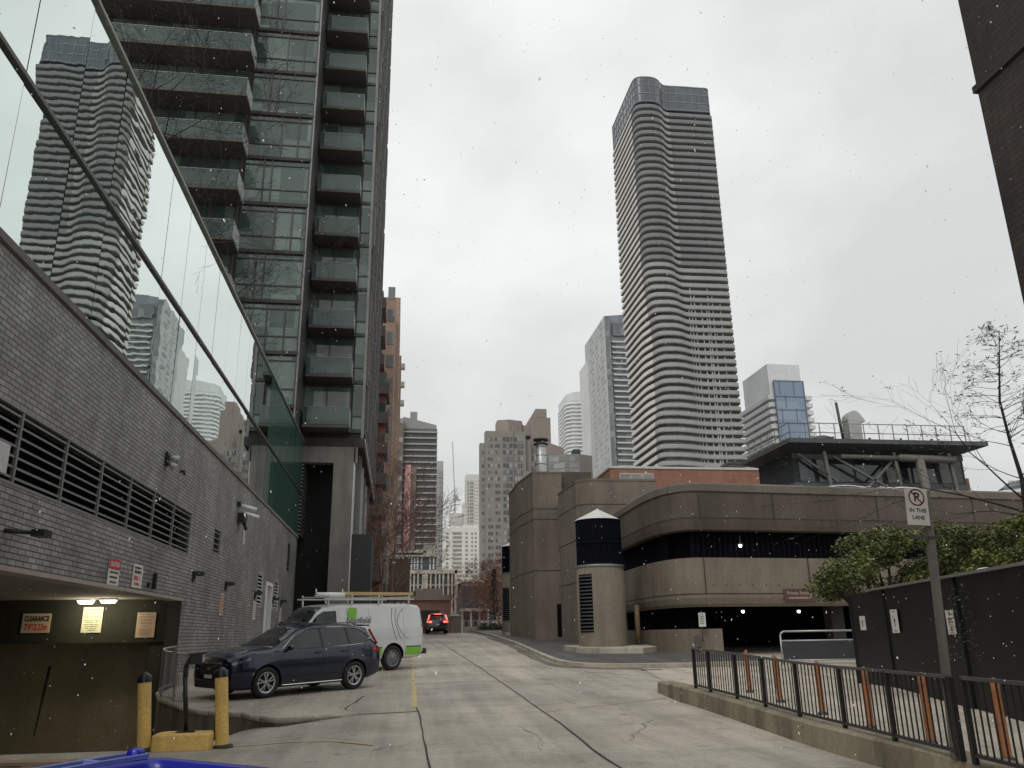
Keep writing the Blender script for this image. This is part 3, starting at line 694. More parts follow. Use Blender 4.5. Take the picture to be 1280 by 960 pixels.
for (x, y, z0, z1) in ((12.95,34.0,6.43,7.56),(16.5,34.32,6.43,7.56),(21.8,34.82,6.43,7.56),(27,35.32,6.43,7.56),(12.95,34.0,3.21,4.69),(17.9,34.44,3.21,4.69),(23,34.93,3.21,4.69)):
    mb = MB(); mb.box(x-.014, x+.014, y-.035, y+.1, z0, z1); part('panel_joint', mb, M_joint, ga, True)
# tie holes on the spandrel
mb = MB()
for i in range(26):
    x = 13.3+i*.62; y = 34.1+(x-13.2)*.0955-.106; mb.box(x-.025, x+.025, y-.006, y+.02, 3.52, 3.57)
part('tie_holes', mb, M_joint, ga, True)
inn = [(p[0]+(.7 if i > 5 else 0), p[1]+.7) for i, p in enumerate(GP)]
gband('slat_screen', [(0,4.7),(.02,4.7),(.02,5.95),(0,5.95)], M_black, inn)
mb = MB()
for i in range(110):
    x = 12.7+i*.26; y = 34.75+(x-13.2)*.0955; mb.box(x, x+.05, y-.14, y-.1, 4.5, 6.1)
part('slat_pattern', mb, M_slot, ga, True); mb = MB()
for i in range(30): mb.box(12.02, 12.06, 36.0+i*.27, 36.06+i*.27, 4.5, 6.1)
part('slat_pattern', mb, M_slot, ga, True)
for i, p in enumerate(inn): pass
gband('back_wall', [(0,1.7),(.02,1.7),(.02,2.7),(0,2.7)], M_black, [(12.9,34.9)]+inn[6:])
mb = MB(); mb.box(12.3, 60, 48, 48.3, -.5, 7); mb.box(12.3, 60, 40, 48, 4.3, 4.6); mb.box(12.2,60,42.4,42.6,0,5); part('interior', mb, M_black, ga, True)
mb = MB(); mb.prism([(12.2,44.5),(12.0,37.5),(12.5,35),(13.2,34.5),(30,36.1),(60,39),(60,60),(12.2,60)], 6.85, 7.0); part('roof_deck', mb, M_walk, ga, True)
mb = MB(); mb.prism([(12.2,44.5),(12.0,37.5),(12.5,35),(13.2,34.5),(30,36.1),(60,39),(60,48),(12.2,48)], 2.95, 3.15); part('parking_deck', mb, M_towergrey, ga, True)
mb = MB(); mb.box(11.6, 12.1, 44.4, 60, .5, 7.9); part('rear_wall', mb, M_garage, ga, True)
for x in (19.5, 26.5, 34):
    mb = MB(); mb.box(x, x+.6, 35.3+(x-13)*.0955, 36+(x-13)*.0955, .3, 6); part('pillar', mb, M_towergrey, ga, True)
# lights inside
for (x, y, z, lb) in ((14.9, 34.55, 5.25, 'lit lamp inside the upper open level of the parking garage'), (15.35, 36.0, 2.5, 'lit lamp above the entrance of the parking garage'), (18.4, 36.8, 2.5, 'small lit lamp deeper right inside the garage entrance')):
    t = thing('garage_lamp', lb, 'lamp', (x, y, z), 0, 'lit lamps inside the parking garage')
    mb = MB(); mb.ball((0,0,0), .07); part('bulb', mb, MATS.get('garage_bulb') or lamp_mat('garage_bulb', (1,.96,.85), 9), t)
    mb = MB(); mb.lathe([(.15,.0),(.1,.06),(.02,.1),(.02,.4)], (0,0,.04), n=12); part('shade', mb, M_darkgrey, t)
t = sign('garage_notice', 'small white notice on a dark mount above the low garage wall', (12.6, 33.8, 2.13), 0, .3, .56, M_signwhite); strokes(t, M_blk, [(-.1,.1,.2-.07*i,.04) for i in range(6)])
mb = MB(); mb.tube((0,.1,-.3),(0,.1,-.9),.02,.02,6); part('post', mb, M_darkgrey, t)
mb = MB(); mb.box(12.3,12.52,33.98,34.04,1.05,1.5); solo('wall_plaque', mb, plain('plaque_brown', (.12,.1,.09), .6), 'small brown plaque on the low wall beside the garage entrance', 'plaque', loc=(12.4,34,1.2))
t = sign('private_parking_sign', 'brown Private Parking sign on the concrete band above the garage entrance', (17.3, 34.36, 3.12), R(5.4), 1.5, .52, plain('sign_brown', (.085,.045,.035), .5))
mp = plain('sign_pale_print', (.42,.33,.29), .5); text('Private Parking', .2, mp, t, 0, .08, bold=.002); strokes(t, mp, [(-.55,.5,-.12,.08)])

# concrete stair blocks
def block(name, label, poly, z0, z1, m, joints, extra=None):
    cx = sum(p[0] for p in poly)/len(poly); cy = sum(p[1] for p in poly)/len(poly)
    t = thing(name, label, 'concrete block', (cx, cy, z0))
    mb = MB(); mb.prism(poly, z0, z1); part('wall', mb, m, t, True)
    jm = MB(); n = len(poly); a = sum(poly[i][0]*poly[(i+1)%n][1]-poly[(i+1)%n][0]*poly[i][1] for i in range(n))
    pp = (poly if a < 0 else poly[::-1]); pp = pp+[pp[0]]
    for z in joints: sweep(jm, pp, [(-.01,z-.03),(.008,z-.03),(.008,z+.03),(-.01,z+.03)], closed=True)
    part('joint_line', jm, M_joint, t, True)
    cm = MB(); sweep(cm, pp, [(-.3,z1),(.03,z1-.02),(.03,z1+.1),(-.3,z1+.1)], closed=True); part('coping', cm, M_cap, t, True)
    return t
b1 = block('stair_block', 'tallest brown concrete stair block carrying a metal chimney', [(8.35,60),(8.35,57),(8.75,53),(10.72,53),(10.72,62),(8.35,62)], .9, 12.0, M_block, [5.6, 8.9, 9.6])
mb = MB(); mb.box(10.15,10.55,52.97,53.02,1.5,3.5); part('door', mb, M_black, b1, True)
b2 = block('stair_block', 'brown concrete stair block with chamfered corner behind the cylindrical air shaft', [(9.75,49.5),(9.95,45.2),(10.5,44.5),(14.5,44.5),(14.5,53),(10.7,53)], .7, 9.95, M_block, [4.4, 6.7, 8.6])
mb = MB(); mb.box(10.73,13.0,54.0,60,.9,12.3); part('rear_core', mb, M_garage, b2, True)
t = thing('chimney', 'round galvanised chimney with a double rain cap on the concrete stair block', 'chimney', (9.65, 54.6, 12.1))
mb = MB(); mb.lathe([(.52,0),(.52,.22),(.36,.24),(.36,2.2)], n=24); part('flue', mb, M_galv, t)
mb = MB(); mb.lathe([(.36,2.18),(.52,2.2),(.52,2.28),(.2,2.3)], n=24); mb.lathe([(.28,2.28),(.28,2.5)], n=24); mb.lathe([(.2,2.5),(.54,2.5),(.54,2.6),(.01,2.7)], n=24); part('rain_cap', mb, M_darkgrey, t)
mb = MB()
for z in (.8, 1.4, 2.0): mb = MB(); mb.lathe([(.362,z),(.375,z),(.375,z+.04),(.362,z+.04)], n=24); part('band', mb, M_grey, t)
def shaft(x, y, zb, zt, zr, label):
    t = thing('air_shaft', label, 'air shaft', (x, y, zb), 0, 'cylindrical concrete air shafts')
    h = zt-zb; mb = MB(); mb.lathe([(1.09,-.3),(1.09,h),(.2,h)], n=40); part('base_cylinder', mb, M_garage2, t)
    mb = MB(); mb.lathe([(1.1,h-.0),(1.12,h+.03),(1.12,h+.12),(.9,h+.14)], n=40); part('rim', mb, M_grey, t)
    H = zr-zb; mb = MB(); mb.lathe([(.98,h+.1),(.98,H-.1)], n=40); part('drum', mb, M_black, t)
    mb = MB()
    for i in range(64):
        a = 2*math.pi*i/64; mb.bar((1.03*math.cos(a),1.03*math.sin(a),h+.12),(1.03*math.cos(a),1.03*math.sin(a),H),.03,.03)
    for z in (h+.16, (h+H)/2, H-.05): mb.lathe([(1.0,z),(1.06,z),(1.06,z+.05),(1.0,z+.05)], n=40)
    part('slats', mb, M_slot, t)
    mb = MB(); mb.lathe([(1.1,H-.02),(1.12,H),(.03,H+.55),(.01,H+.6)], n=8, smooth=False); part('cone_roof', mb, M_light, t)
    mb = MB(); a0, a1 = R(195), R(236)
    for i in range(16):
        z = 1.05+i*.155
        for j in range(5):
            a, b_ = a0+(a1-a0)*j/5, a0+(a1-a0)*(j+1)/5
            mb.add([(r_*math.cos(q), r_*math.sin(q), zz) for q, r_, zz in ((a,1.1,z+.06),(b_,1.1,z+.06),(b_,1.16,z),(a,1.16,z))], [(0,1,2,3)])
    part('louvre_blades', mb, M_darkgrey, t)
    mb = MB(); mb.add([(1.096*math.cos(a0+(a1-a0)*j/5), 1.096*math.sin(a0+(a1-a0)*j/5), z) for z in (1.0, 3.5) for j in range(6)], [(j, j+1, j+7, j+6) for j in range(5)]); part('louvre_opening', mb, M_black, t)
    return t
shaft(9.2, 37.3, .7, 4.5, 6.68, 'near cylindrical concrete air shaft with black slatted drum and white cone roof')
shaft(9.35, 66.3, 1.75, 6.3, 8.5, 'far cylindrical air shaft half hidden behind the tallest concrete block')
mb = MB(); mb.prism([(7.6,38.4),(7.75,36.4),(8.5,35.2),(10.3,34.9),(11.2,35.8),(11.3,37.5)], .7, lambda x, y: gz(y)+.36)
solo('shaft_plinth', mb, M_kerb, 'low angular concrete plinth around the foot of the near air shaft', 'plinth', bevel=.02, loc=(9,37,.7))
mb = MB(); mb.prism([(8.0,64),(8.1,62.5),(10,62.4),(10,66)], 1.5, 1.85); solo('shaft_plinth', mb, M_kerb, 'low concrete plinth at the foot of the far air shaft', 'plinth', loc=(9,64,1.5))
mb = MB(); mb.tube((11.1,38.2,.9),(11.1,38.2,2.9),.12,.12,10); solo('stand_pipe', mb, plain('mustard_pipe', (.25,.18,.09), .6), 'mustard coloured stand pipe between the near air shaft and the garage', 'pipe', loc=(11.1,38.2,.9))

# orange brick building behind
ob = thing('orange_brick_building', 'low orange brick building with triple louvre behind the parking garage', 'building', (27, 78, 1))
mb = MB(); mb.box(18.6, 36, 70, 90, .5, 15.85); part('wall', mb, M_orange, ob, True)
mb = MB(); mb.box(18.52, 36.08, 69.92, 90, 15.85, 16.05); part('coping', mb, M_light, ob, True)
for i in range(3):
    mb = MB(); x = 19.45+i*1.06; mb.box(x, x+1.0, 69.93, 69.99, 13.8, 15.4); lv = part('louvre', mb, M_light, ob, True)
    mb = MB()
    for j in range(14): mb.box(x+.06, x+.94, 69.9, 69.928, 13.88+j*.107, 13.93+j*.107)
    part('louvre_blades', mb, M_grey, lv); lv.children[0].location = tuple(-v for v in ob.location)
for (x0, x1, y0, z1, m, lb) in ((31.6,33.2,74,17.5,M_darkgrey,'dark rooftop unit on the orange brick building'),(33.3,35.8,76,17.3,M_light,'cream rooftop unit on the orange brick building beside the dark unit')):
    mb = MB(); mb.box(x0,x1,y0,y0+2,16.0,z1); mb.box(x0-.08,x1+.08,y0-.08,y0+2.08,z1-.25,z1); solo('rooftop_unit', mb, m, lb, 'rooftop unit', loc=(x0,y0,16))
# rooftop mechanical house over the garage
mh = thing('rooftop_mechanical_house', 'dark steel framed mechanical house with overhanging roof on the garage deck', 'mechanical house', (33, 54, 7))
M_mh = stone('mh_panel', (.05,.055,.058), streak=.5); M_steel = plain('old_steel', (.13,.13,.12), .6)
mb = MB(); mb.box(26.6, 39.3, 51.6, 57, 7, 13.5); part('wall', mb, M_mh, mh, True)
mb = MB(); mb.box(26.55,39.35,51.55,51.6,10.9,11.3); mb.box(26.55,39.35,51.55,51.6,12.95,13.4); mb.box(26.5,26.55,51.6,57,10.9,11.3); part('panel_band', mb, plain('mh_band', (.085,.09,.09), .6), mh, True)
for i, (x0, x1) in enumerate(((27.0,28.9),(29.2,30.9),(31.1,33.0),(33.3,35.2),(35.4,37.2),(37.4,39.1))):
    mb = MB(); mb.box(x0, x1, 51.56, 51.595, 11.35, 12.9); part('window', mb, window_glass('mh_glass', (.02,.025,.03), (.12,.13,.13), .7, .8), mh, True)
    mb = MB(); mb.box(x0, x1, 51.56, 51.595, 9.3, 10.8); part('opening', mb, M_black, mh, True)
mb = MB(); mb.prism([(25.7,50.0),(40.3,50.0),(40.3,58),(25.7,58)], 13.72, 14.02); 
mb.add([(25.7,50,13.72),(40.3,50,13.72),(38.6,51.4,13.3),(27,51.4,13.3),(25.7,58,13.72),(27,57,13.3),(40.3,58,13.72),(38.6,57,13.3)], [(0,1,2,3),(0,3,5,4),(1,6,7,2)]); part('roof', mb, plain('mh_roof', (.075,.08,.08), .6), mh, True)
for x in (29.0, 34.1, 38.2):
    mb = MB(); mb.bar((x,50.8,7.2),(x-.5,50.8,13.3),.22,.22); part('column', mb, M_steel, mh, True)
for (a, b_) in (((29.2,50.9,13.0),(33.9,50.9,10.3)),((33.8,50.9,13.0),(30.0,50.9,9.6)),((31.2,50.9,10.9),(35,50.9,8.5)),((31.4,50.9,10.8),(31.4,50.9,8)),((26.8,51.2,13.2),(29.5,51.2,11.3))):
    mb = MB(); mb.bar(a, b_, .15, .15); part('brace', mb, M_steel, mh, True)
mb = MB(); mb.tube((29.6,50.7,12.95),(34.0,50.7,12.9),.17,.17,12); mb.tube((34.0,50.6,12.9),(38.0,50.6,12.8),.27,.26,14); mb.ball((34.0,50.6,12.9),.27); mb.tube((35.3,50.55,12.9),(35.6,50.55,8),.3,.3,14)
part('duct', mb, plain('pale_duct', (.15,.145,.13), .6), mh, True)
mb = MB()
for i in range(13): x = 25.9+i*1.07; mb.bar((x,50.12,14.0),(x,50.12,15.1),.05,.05)
for i in range(1,7): y = 50.1+i*1.1; mb.bar((25.85,y,14.0),(25.85,y,15.1),.05,.05)
for z in (14.45,15.1): mb.bar((25.85,50.12,z),(38.8,50.12,z),.05,.05); mb.bar((25.85,50.1,z),(25.85,57,z),.05,.05)
part('railing', mb, M_grey, mh, True)
mb = MB()
for i in range(3): mb.bar((31.5+i*2.3,50,14.08),(32.1+i*2.3,50.9,14.3),.15,.1)
mb.bar((28.0,51.5,14.1),(29.8,51.5,14.5),.1,.1)
solo('roof_pipes', mb, M_darkgrey, 'short dark pipes lying along the front of the mechanical house roof', 'pipe', loc=(33,50,14))
t = thing('gooseneck_vent', 'big galvanised gooseneck vent on the mechanical house roof', 'roof vent', (30.9, 50.9, 14.02)); t.scale = (1.12, 1.12, 1.12)
mb = MB(); mb.box(-.42,.42,-.35,.35,0,1.35); part('stack', mb, M_galv, t)
mb = MB(); pts = [(-.45+.0,1.3)]+[(.05-.5*math.cos(a)*1.0, 1.3+.62*math.sin(a)) for a in [math.pi*i/10 for i in range(0,9)]]+[(.75,1.25),(.42,1.2)]
vs = [(x,-.36,z) for x, z in pts]+[(x,.36,z) for x, z in pts]; n = len(pts)
mb.add(vs, [tuple(range(n)), tuple(range(2*n-1,n-1,-1))]+[(i,(i+1)%n,n+(i+1)%n,n+i) for i in range(n)]); part('hood', mb, M_galv, t)
mb = MB(); mb.lathe([(.5,0),(.5,.25),(.95,.3),(.85,.55),(.4,.75),(.01,.8)], (29.4,52.5,14.02), n=18); solo('roof_vent', mb, M_darkgrey, 'squat dark mushroom vent left of the gooseneck vent on the roof', 'roof vent', loc=(29.4,52.5,14))
mb = MB(); mb.tube((30.5,51.5,14),(30.3,51.5,17.0),.1,.1,8); solo('mast', mb, M_darkgrey, 'thin dark mast beside the gooseneck vent on the roof', 'mast', loc=(30.5,51.5,14))
mb = MB(); mb.box(39.6,41.4,54,56,7,12.2); solo('brick_penthouse', mb, M_orange, 'small orange brick penthouse right of the mechanical house', 'penthouse', loc=(40.5,55,7))

# ------------------------------------------------------------------ hoarding, fences, posts on the right
HD = Vector((2.6,10.5)).normalized(); H0 = Vector((9.3,11.0))
def hp(t_, off=0): p = H0+HD*t_; return (p.x-HD.y*off, p.y+HD.x*off)
ho = thing('black_hoarding', 'tall black hoarding wall with sign plates along the fenced plaza', 'hoarding', (10.5, 16, .3))
M_hoard = plain('black_hoarding_board', (.007,.007,.009), .5, spec=.3, var=.4, vs=1.5)
cutsH = [-1.5, 1.0, 3.0, 5.24, 6.96, 9.5]
for i in range(5):
    a, b_ = cutsH[i], cutsH[i+1]; o = .0 if i % 2 else .035
    mb = MB(); (xa, ya), (xb, yb) = hp(a+.012, o), hp(b_-.012, o); (xc, yc), (xd, yd) = hp(b_-.012, -.08), hp(a+.012, -.08)
    mb.prism([(xa,ya),(xb,yb),(xc,yc),(xd,yd)], .05, 2.52-.008*i); part('board_panel', mb, M_hoard, ho, True)
mb = MB(); mb.bar((*hp(-1.5,.0),2.54),(*hp(8.0,.0),2.52),.16,.05); part('top_cap', mb, M_grey, ho, True)
mb = MB(); x, y = hp(9.5); mb.box(x-.05, x+2.5, y-.02, y+.1, .2, 2.45); part('return_panel', mb, M_hoard, ho, True)
def hsign(t_, z, w, h, label, kind):
    x, y = hp(t_, .045); t = sign('plaza_sign', label, (x, y, z), math.atan2(-HD.y, -HD.x), w, h, M_signwhite)
    return t
M_printgrey = plain('print_grey', (.12,.13,.12), .5)
t = hsign(8.65, 1.78, .42, .33, 'smallest white plate with a dark pictogram at the far end of the black hoarding', 0)
mb = MB(); mb.box(-.02,.02,-.013,-.011,-.09,.02); mb.box(-.035,.035,-.013,-.011,.0,.06); part('pictogram', mb, M_blk, t)
t = hsign(6.35, 1.79, .42, .49, 'tall white plate with a dark pictogram in the middle of the black hoarding', 0)
mb = MB(); mb.lathe([(.045,-.013),(.001,-.0131)], (0.02,0,.02), 'y', 12); mb.box(0,.04,-.013,-.011,-.1,.0); mb.box(-.08,-.05,-.013,-.011,.08,.12); part('pictogram', mb, M_blk, t); strokes(t, M_printgrey, [(-.09,.09,.2,.02),(-.09,.09,-.2,.02)])
t = hsign(3.36, 1.73, .34, .43, 'white plate with red heading and small print nearest on the black hoarding', 0)
mb = MB(); mb.box(-.1,.1,-.013,-.011,.03,.075); part('red_band', mb, M_brownp, t); mb = MB(); mb.box(-.03,.03,-.013,-.011,.11,.17); part('pictogram', mb, M_brownp, t)
strokes(t, M_brownp, [(-.1,.1,-.01-.035*i,.016) for i in range(6)]+[(-.1,.1,.21,.015)])
mb = MB(); x, y = hp(2.4, -.3); mb.lathe([(.2,2.45),(.18,2.58),(.1,2.62),(.01,2.63)], (x,y,0), n=16); solo('dome_cap', mb, M_light, 'pale dome cap peeping over the black hoarding', 'dome', loc=(x,y,2.4))

# grey barrier gate
t = thing('barrier_gate', 'grey tubular barrier gate with a solid lower panel before the garage entrance', 'gate', (13.5, 28.6, gz(28.6)+.02), R(-4))
mb = MB(); mb.path([(0,0,0),(0,0,.98),(.06,0,1.06),(.14,0,1.1),(4.4,0,1.1),(4.5,0,1.02),(4.5,0,0)], .032, 8); mb.tube((0,0,.78),(4.5,0,.78),.028,.028,8); mb.tube((0,0,.12),(4.5,0,.12),.028,.028,8); part('frame', mb, M_galv, t)
mb = MB(); mb.box(.05,4.45,-.012,.012,.15,.75); part('panel', mb, plain('gate_panel', (.05,.052,.06), .6), t)
# black railing in sections
fx = lambda y: (6.3 if y > 17 else 6.3-.0 if y > 15 else 6.3-(15-y)*.045) - (0 if y > 11 else (11-y)*.07)
secs = [17.6,16.75,15.4,14.1,12.75,11.3,9.9,8.45]
def railing(y0, y1, label):
    t = thing('railing_section', label, 'railing', (fx(y0), y0, ptop(0, y0)), 0, 'black railing sections along the kerb wall')
    a = Vector((fx(y0), y0, ptop(0, y0))); b_ = Vector((fx(y1), y1, ptop(0, y1))); up_ = Vector((0,0,.8)); g = Vector((0,0,.07))
    mb = MB(); mb.bar(a+up_, b_+up_, .045, .035); part('top_rail', mb, M_railtop, t, True)
    mb = MB(); mb.bar(a+g, b_+g, .035, .035); part('bottom_rail', mb, M_blackmetal, t, True)
    mb = MB(); n = max(4, int((b_-a).length/.115))
    for i in range(1, n):
        p = a.lerp(b_, i/n); k = random.uniform(-.012,.012) if random.random() < .25 else 0; q = p+Vector((k,k,0)); mid = Vector((k*1.5,k*2,.4))
        mb.bar(p+g, q+mid, .014, .014); mb.bar(q+mid, p+up_, .014, .014)
    part('balusters', mb, M_blackmetal, t, True)
    mb = MB(); mb.box(a.x-.025, a.x+.025, a.y-.025, a.y+.025, a.z-.02, a.z+.8); part('post', mb, M_blackmetal, t, True)
    if y1 in (8.45, 3.0):
        mb = MB(); mb.box(b_.x-.03, b_.x+.03, b_.y-.03, b_.y+.03, b_.z-.02, b_.z+.8); part('post', mb, M_blackmetal, t, True)
M_railtop = plain('rail_top_wet', (.10,.10,.10), .25, .4)
ords = ['farthest', 'second farthest', 'third farthest', 'fourth farthest', 'fifth farthest', 'sixth farthest', 'seventh farthest']
for i in range(7): railing(secs[i], secs[i+1], 'black railing section on the kerb wall, %s from the photo' % ords[i] if False else 'black railing section on the kerb wall, %s' % (ords[i] + (', at the free end' if i == 0 else ' from the viewer' if i < 6 else ', behind the sign post')))
railing(8.2, 5.4, 'nearest black railing section at the lower right, just right of the sign post')
def bollard(x, y, h, r, m, label, group, name='bollard', cap=True, z=None):
    t = thing(name, label, 'bollard', (x, y, surf(x, y) if z is None else z), 0, group)
    mb = MB(); mb.lathe([(r,0),(r,h-.14),(r*1.0,h-.13)], n=24); part('post', mb, m, t)
    mb = MB(); mb.lathe([(r*1.06,h-.15),(r*1.06,h-.06),(r*.55,h-.02),(r*.35,h),(.001,h+.005)], n=24); part('cap', mb, M_blackmetal if cap else m, t)
    mb = MB(); mb.lathe([(r*1.7,0),(r*1.6,.03),(r*1.05,.05)], n=16); part('base', mb, M_joint if cap else M_darkgrey, t)
    return t
M_bol = stone('bollard_yellow', (.88,.60,.20), .6, var=.15, big=2, fine=20, streak=.65, dark=.45)
bollard(-3.72, 13.95, 1.13, .098, M_bol, 'left yellow steel bollard with black cap by the ramp edge', 'yellow bollards by the ramp', 'yellow_bollard').rotation_euler = (0, -.10, 0)
bollard(-2.6, 14.05, 1.18, .098, M_bol, 'right yellow steel bollard with black cap in front of the dark blue car', 'yellow bollards by the ramp', 'yellow_bollard').rotation_euler = (0, -.10, 0)
M_or = stone('faded_orange', (.36,.15,.07), .6, var=.2, big=2, streak=.5)
oo = [(7.5,17.6),(7.28,15.7),(7.12,13.8),(6.97,12.1),(6.78,10.4),(6.68,8.9)]
for i, (x, y) in enumerate(oo):
    t = bollard(x, y, .86, .05, M_or, 'orange flexible bollard inside the railing, ' + ['farthest of the row', 'second farthest of the row', 'third farthest of the row', 'third nearest of the row', 'beside the sign post', 'nearest, at the right edge'][i], 'orange bollards inside the railing', 'orange_bollard', False, plz(x, y))
    t.rotation_euler = (random.uniform(-.02,.02), random.uniform(-.05,.01), 0)
t = thing('sign_post', 'weathered grey post leaning beside the railing', 'post', (5.86, 8.6, ptop(0,8.6)-.02))
mb = MB(); mb.bar((0,0,0),(.15,0,2.82),.07,.07); part('post', mb, stone('post_wood', (.13,.125,.11), streak=.6), t)
mb = MB(); mb.bar((-.15,-.03,2.3),(.2,-.03,2.3),.03,.03); part('bracket', mb, M_darkgrey, t)
t = sign('no_parking_sign', 'white no parking IN THIS LANE sign with red slashed circle', (5.83, 8.53, 2.94), 0, .27, .42, plain('sign_dull', (.42,.41,.38), .5)); t.rotation_euler = (0, R(3), 0)
ang = [2*math.pi*i/40 for i in range(41)]
mb = MB(); vs = [(.0+r_*math.cos(a), -.0125, .105+r_*math.sin(a)) for r_ in (.082,.098) for a in ang[:-1]]; mb.add(vs, [(i,(i+1)%40,40+(i+1)%40,40+i) for i in range(40)]); part('black_ring', mb, M_redp if False else plain('ring_dark_red', (.10,.01,.012), .5), t)
mb = MB(); mb.add([(-.068,-.0135,.163),(-.055,-.0135,.173),(.068,-.0135,.047),(.055,-.0135,.037)], [(0,1,2,3)]); part('slash', mb, MATS['ring_dark_red'], t)
text('P', .14, M_blk, t, .0, .105, bold=.003); text('IN THIS', .062, M_blk, t, 0, -.045, bold=.0008); text('LANE', .062, M_blk, t, 0, -.125, bold=.0008)

# near right dark brick building
nb = thing('dark_brick_building', 'dark brown brick building corner towering at the upper right edge', 'building', (13, 2, 0))
mb = MB(); mb.box(9.2, 18, -14, 10.14, -.5, 30); part('wall', mb, M_brickdark, nb, True)
mb = MB(); mb.box(9.15, 18.05, -14, 10.19, 10.0, 10.12); mb.box(9.15,18.05,-14,10.19,18,18.1); part('string_course', mb, M_brickdark, nb, True)
# yellow island, card reader, ramp guard rail
mb = MB(); mb.prism([(-3.58,13.75),(-2.78,13.8),(-2.72,13.95),(-2.8,14.3),(-3.5,14.35),(-3.6,14.2)], 0, .25); solo('yellow_island', mb, M_bol, 'low worn yellow concrete island between the two yellow bollards', 'traffic island', bevel=.025, loc=(-3.2,14,0))
t = thing('card_reader', 'black gooseneck card reader post on the yellow island', 'card reader', (-3.17, 14.1, .25)); t.rotation_euler = (0, -.10, 0)
mb = MB(); mb.path([(0,0,0),(-.01,0,.8),(.0,0,.95),(.05,0,1.06),(.12,0,1.12),(.16,0,1.12)], .035, 10); mb.box(-.14,.14,-.08,.08,0,.025); part('gooseneck', mb, M_blackmetal, t)
mb = MB(); mb.box(.08,.26,-.06,.06,.98,1.12); mb.box(.06,.32,-.08,.08,1.12,1.145); part('reader', mb, M_blackmetal, t); mb = MB(); mb.box(.261,.268,-.05,.05,1.0,1.11); part('screen', mb, M_light, t)
t = thing('guard_rail', 'galvanised guard rail along the curved edge of the parking pad above the ramp', 'railing', (-5, 21, .3))
pts = [(-5.96,24.4),(-5.9,22.9),(-5.42,21.3),(-4.87,20.2),(-4.35,19.2)]
mb = MB(); mb.path([(x,y,gz(y)+1.08) for x, y in pts], .02, 6); part('rail', mb, M_galv, t, True); mb = MB(); mb.path([(x,y,gz(y)+.12) for x, y in pts], .016, 6); part('rail', mb, M_galv, t, True)
mb = MB()
for i in range(len(pts)-1):
    a, b_ = Vector(pts[i]), Vector(pts[i+1]); n = int((b_-a).length/.13)
    for j in range(n):
        p = a.lerp(b_, j/n); big = j == 0; mb.tube((p.x,p.y,gz(p.y)),(p.x,p.y,gz(p.y)+1.07),.022 if big else .008,None,5)
part('balusters', mb, M_grey, t, True)
# ------------------------------------------------------------------ vehicles
def lerp_st(sts, x):
    """Catmull-Rom in x through stations sorted by descending x"""
    n = len(sts)
    if x >= sts[0][0]: return sts[0]
    if x <= sts[-1][0]: return sts[-1]
    for i in range(n-1):
        if sts[i][0] >= x >= sts[i+1][0]: break
    t = (sts[i][0]-x)/(sts[i][0]-sts[i+1][0])
    p0, p1, p2, p3 = sts[max(i-1,0)], sts[i], sts[i+1], sts[min(i+2,n-1)]
    out = []
    for a, b_, c, d_ in zip(p0, p1, p2, p3):
        m1, m2 = (c-a)*.5*.6, (d_-b_)*.5*.6
        h = (2*t**3-3*t**2+1)*b_+(t**3-2*t**2+t)*m1+(-2*t**3+3*t**2)*c+(t**3-t**2)*m2
        out.append(h)
    out[0] = x; return tuple(out)
# station: x, z_bottom, w_low, w_mid, z_mid, w_belt, z_belt, w_roof, z_roof
def profile(s):
    x, zb, wl, wm, zm, wb, zt, wr, zr = s
    return [(0,zb),(wl*.9,zb),(wl,zb+.06),(wm-.015,zm-.14),(wm,zm),(wm-.012,zm+.12),(wb+.012,zt-.05),(wb,zt),(wr+.02,zr-.075),(wr-.03,zr-.025),(wr-.14,zr+.0),(wr*.45,zr+.022),(0,zr+.028)]
def car_body(sts, nx):
    xs_ = [sts[0][0]+(sts[-1][0]-sts[0][0])*i/nx for i in range(nx+1)]
    xs_ = sorted(set(xs_+[s[0] for s in sts]), reverse=True)
    rings = []
    for x in xs_:
        pr = profile(lerp_st(sts, x)); rings.append([(x, y, z) for y, z in pr]+[(x, -y, z) for y, z in reversed(pr[1:-1])])
    mb = MB(); m = len(rings[0]); mb.add([p for r in rings for p in r], [(i*m+j, i*m+(j+1)%m, (i+1)*m+(j+1)%m, (i+1)*m+j) for i in range(len(rings)-1) for j in range(m)], True)
    mb.add(rings[0], [tuple(range(m))], True); mb.add(rings[-1], [tuple(range(m-1,-1,-1))], True); return mb
def side_y(sts, x, z):
    pr = profile(lerp_st(sts, x))
    for (y0, z0), (y1, z1) in zip(pr[2:9], pr[3:10]):
        if z0 <= z <= z1 and z1 > z0: return y0+(y1-y0)*(z-z0)/(z1-z0)
    return pr[8][0] if z > pr[8][1] else pr[3][0]
def side_strip(sts, lower, upper, side, off=.008, nx=14, nz=4, y_in=0):
    """patch on the body side bounded by lower/upper polylines [(x,z)...] front to back"""
    def at(pl, x):
        pl = sorted(pl, reverse=True)
        if x >= pl[0][0]: return pl[0][1]
        for (xa, za), (xb, zb) in zip(pl, pl[1:]):
            if xa >= x >= xb: return za+(zb-za)*((xa-x)/(xa-xb) if xa != xb else 0)
        return pl[-1][1]
    x0 = max(p[0] for p in lower+upper); x1 = min(p[0] for p in lower+upper); vs = []
    for i in range(nx+1):
        x = x0+(x1-x0)*i/nx; za, zb = at(lower, x), at(upper, x)
        for j in range(nz+1):
            z = za+(zb-za)*j/nz; vs.append((x, side*(side_y(sts, x, z)+off), z))
    return vs, [(i*(nz+1)+j, i*(nz+1)+j+1, (i+1)*(nz+1)+j+1, (i+1)*(nz+1)+j) for i in range(nx) for j in range(nz)]
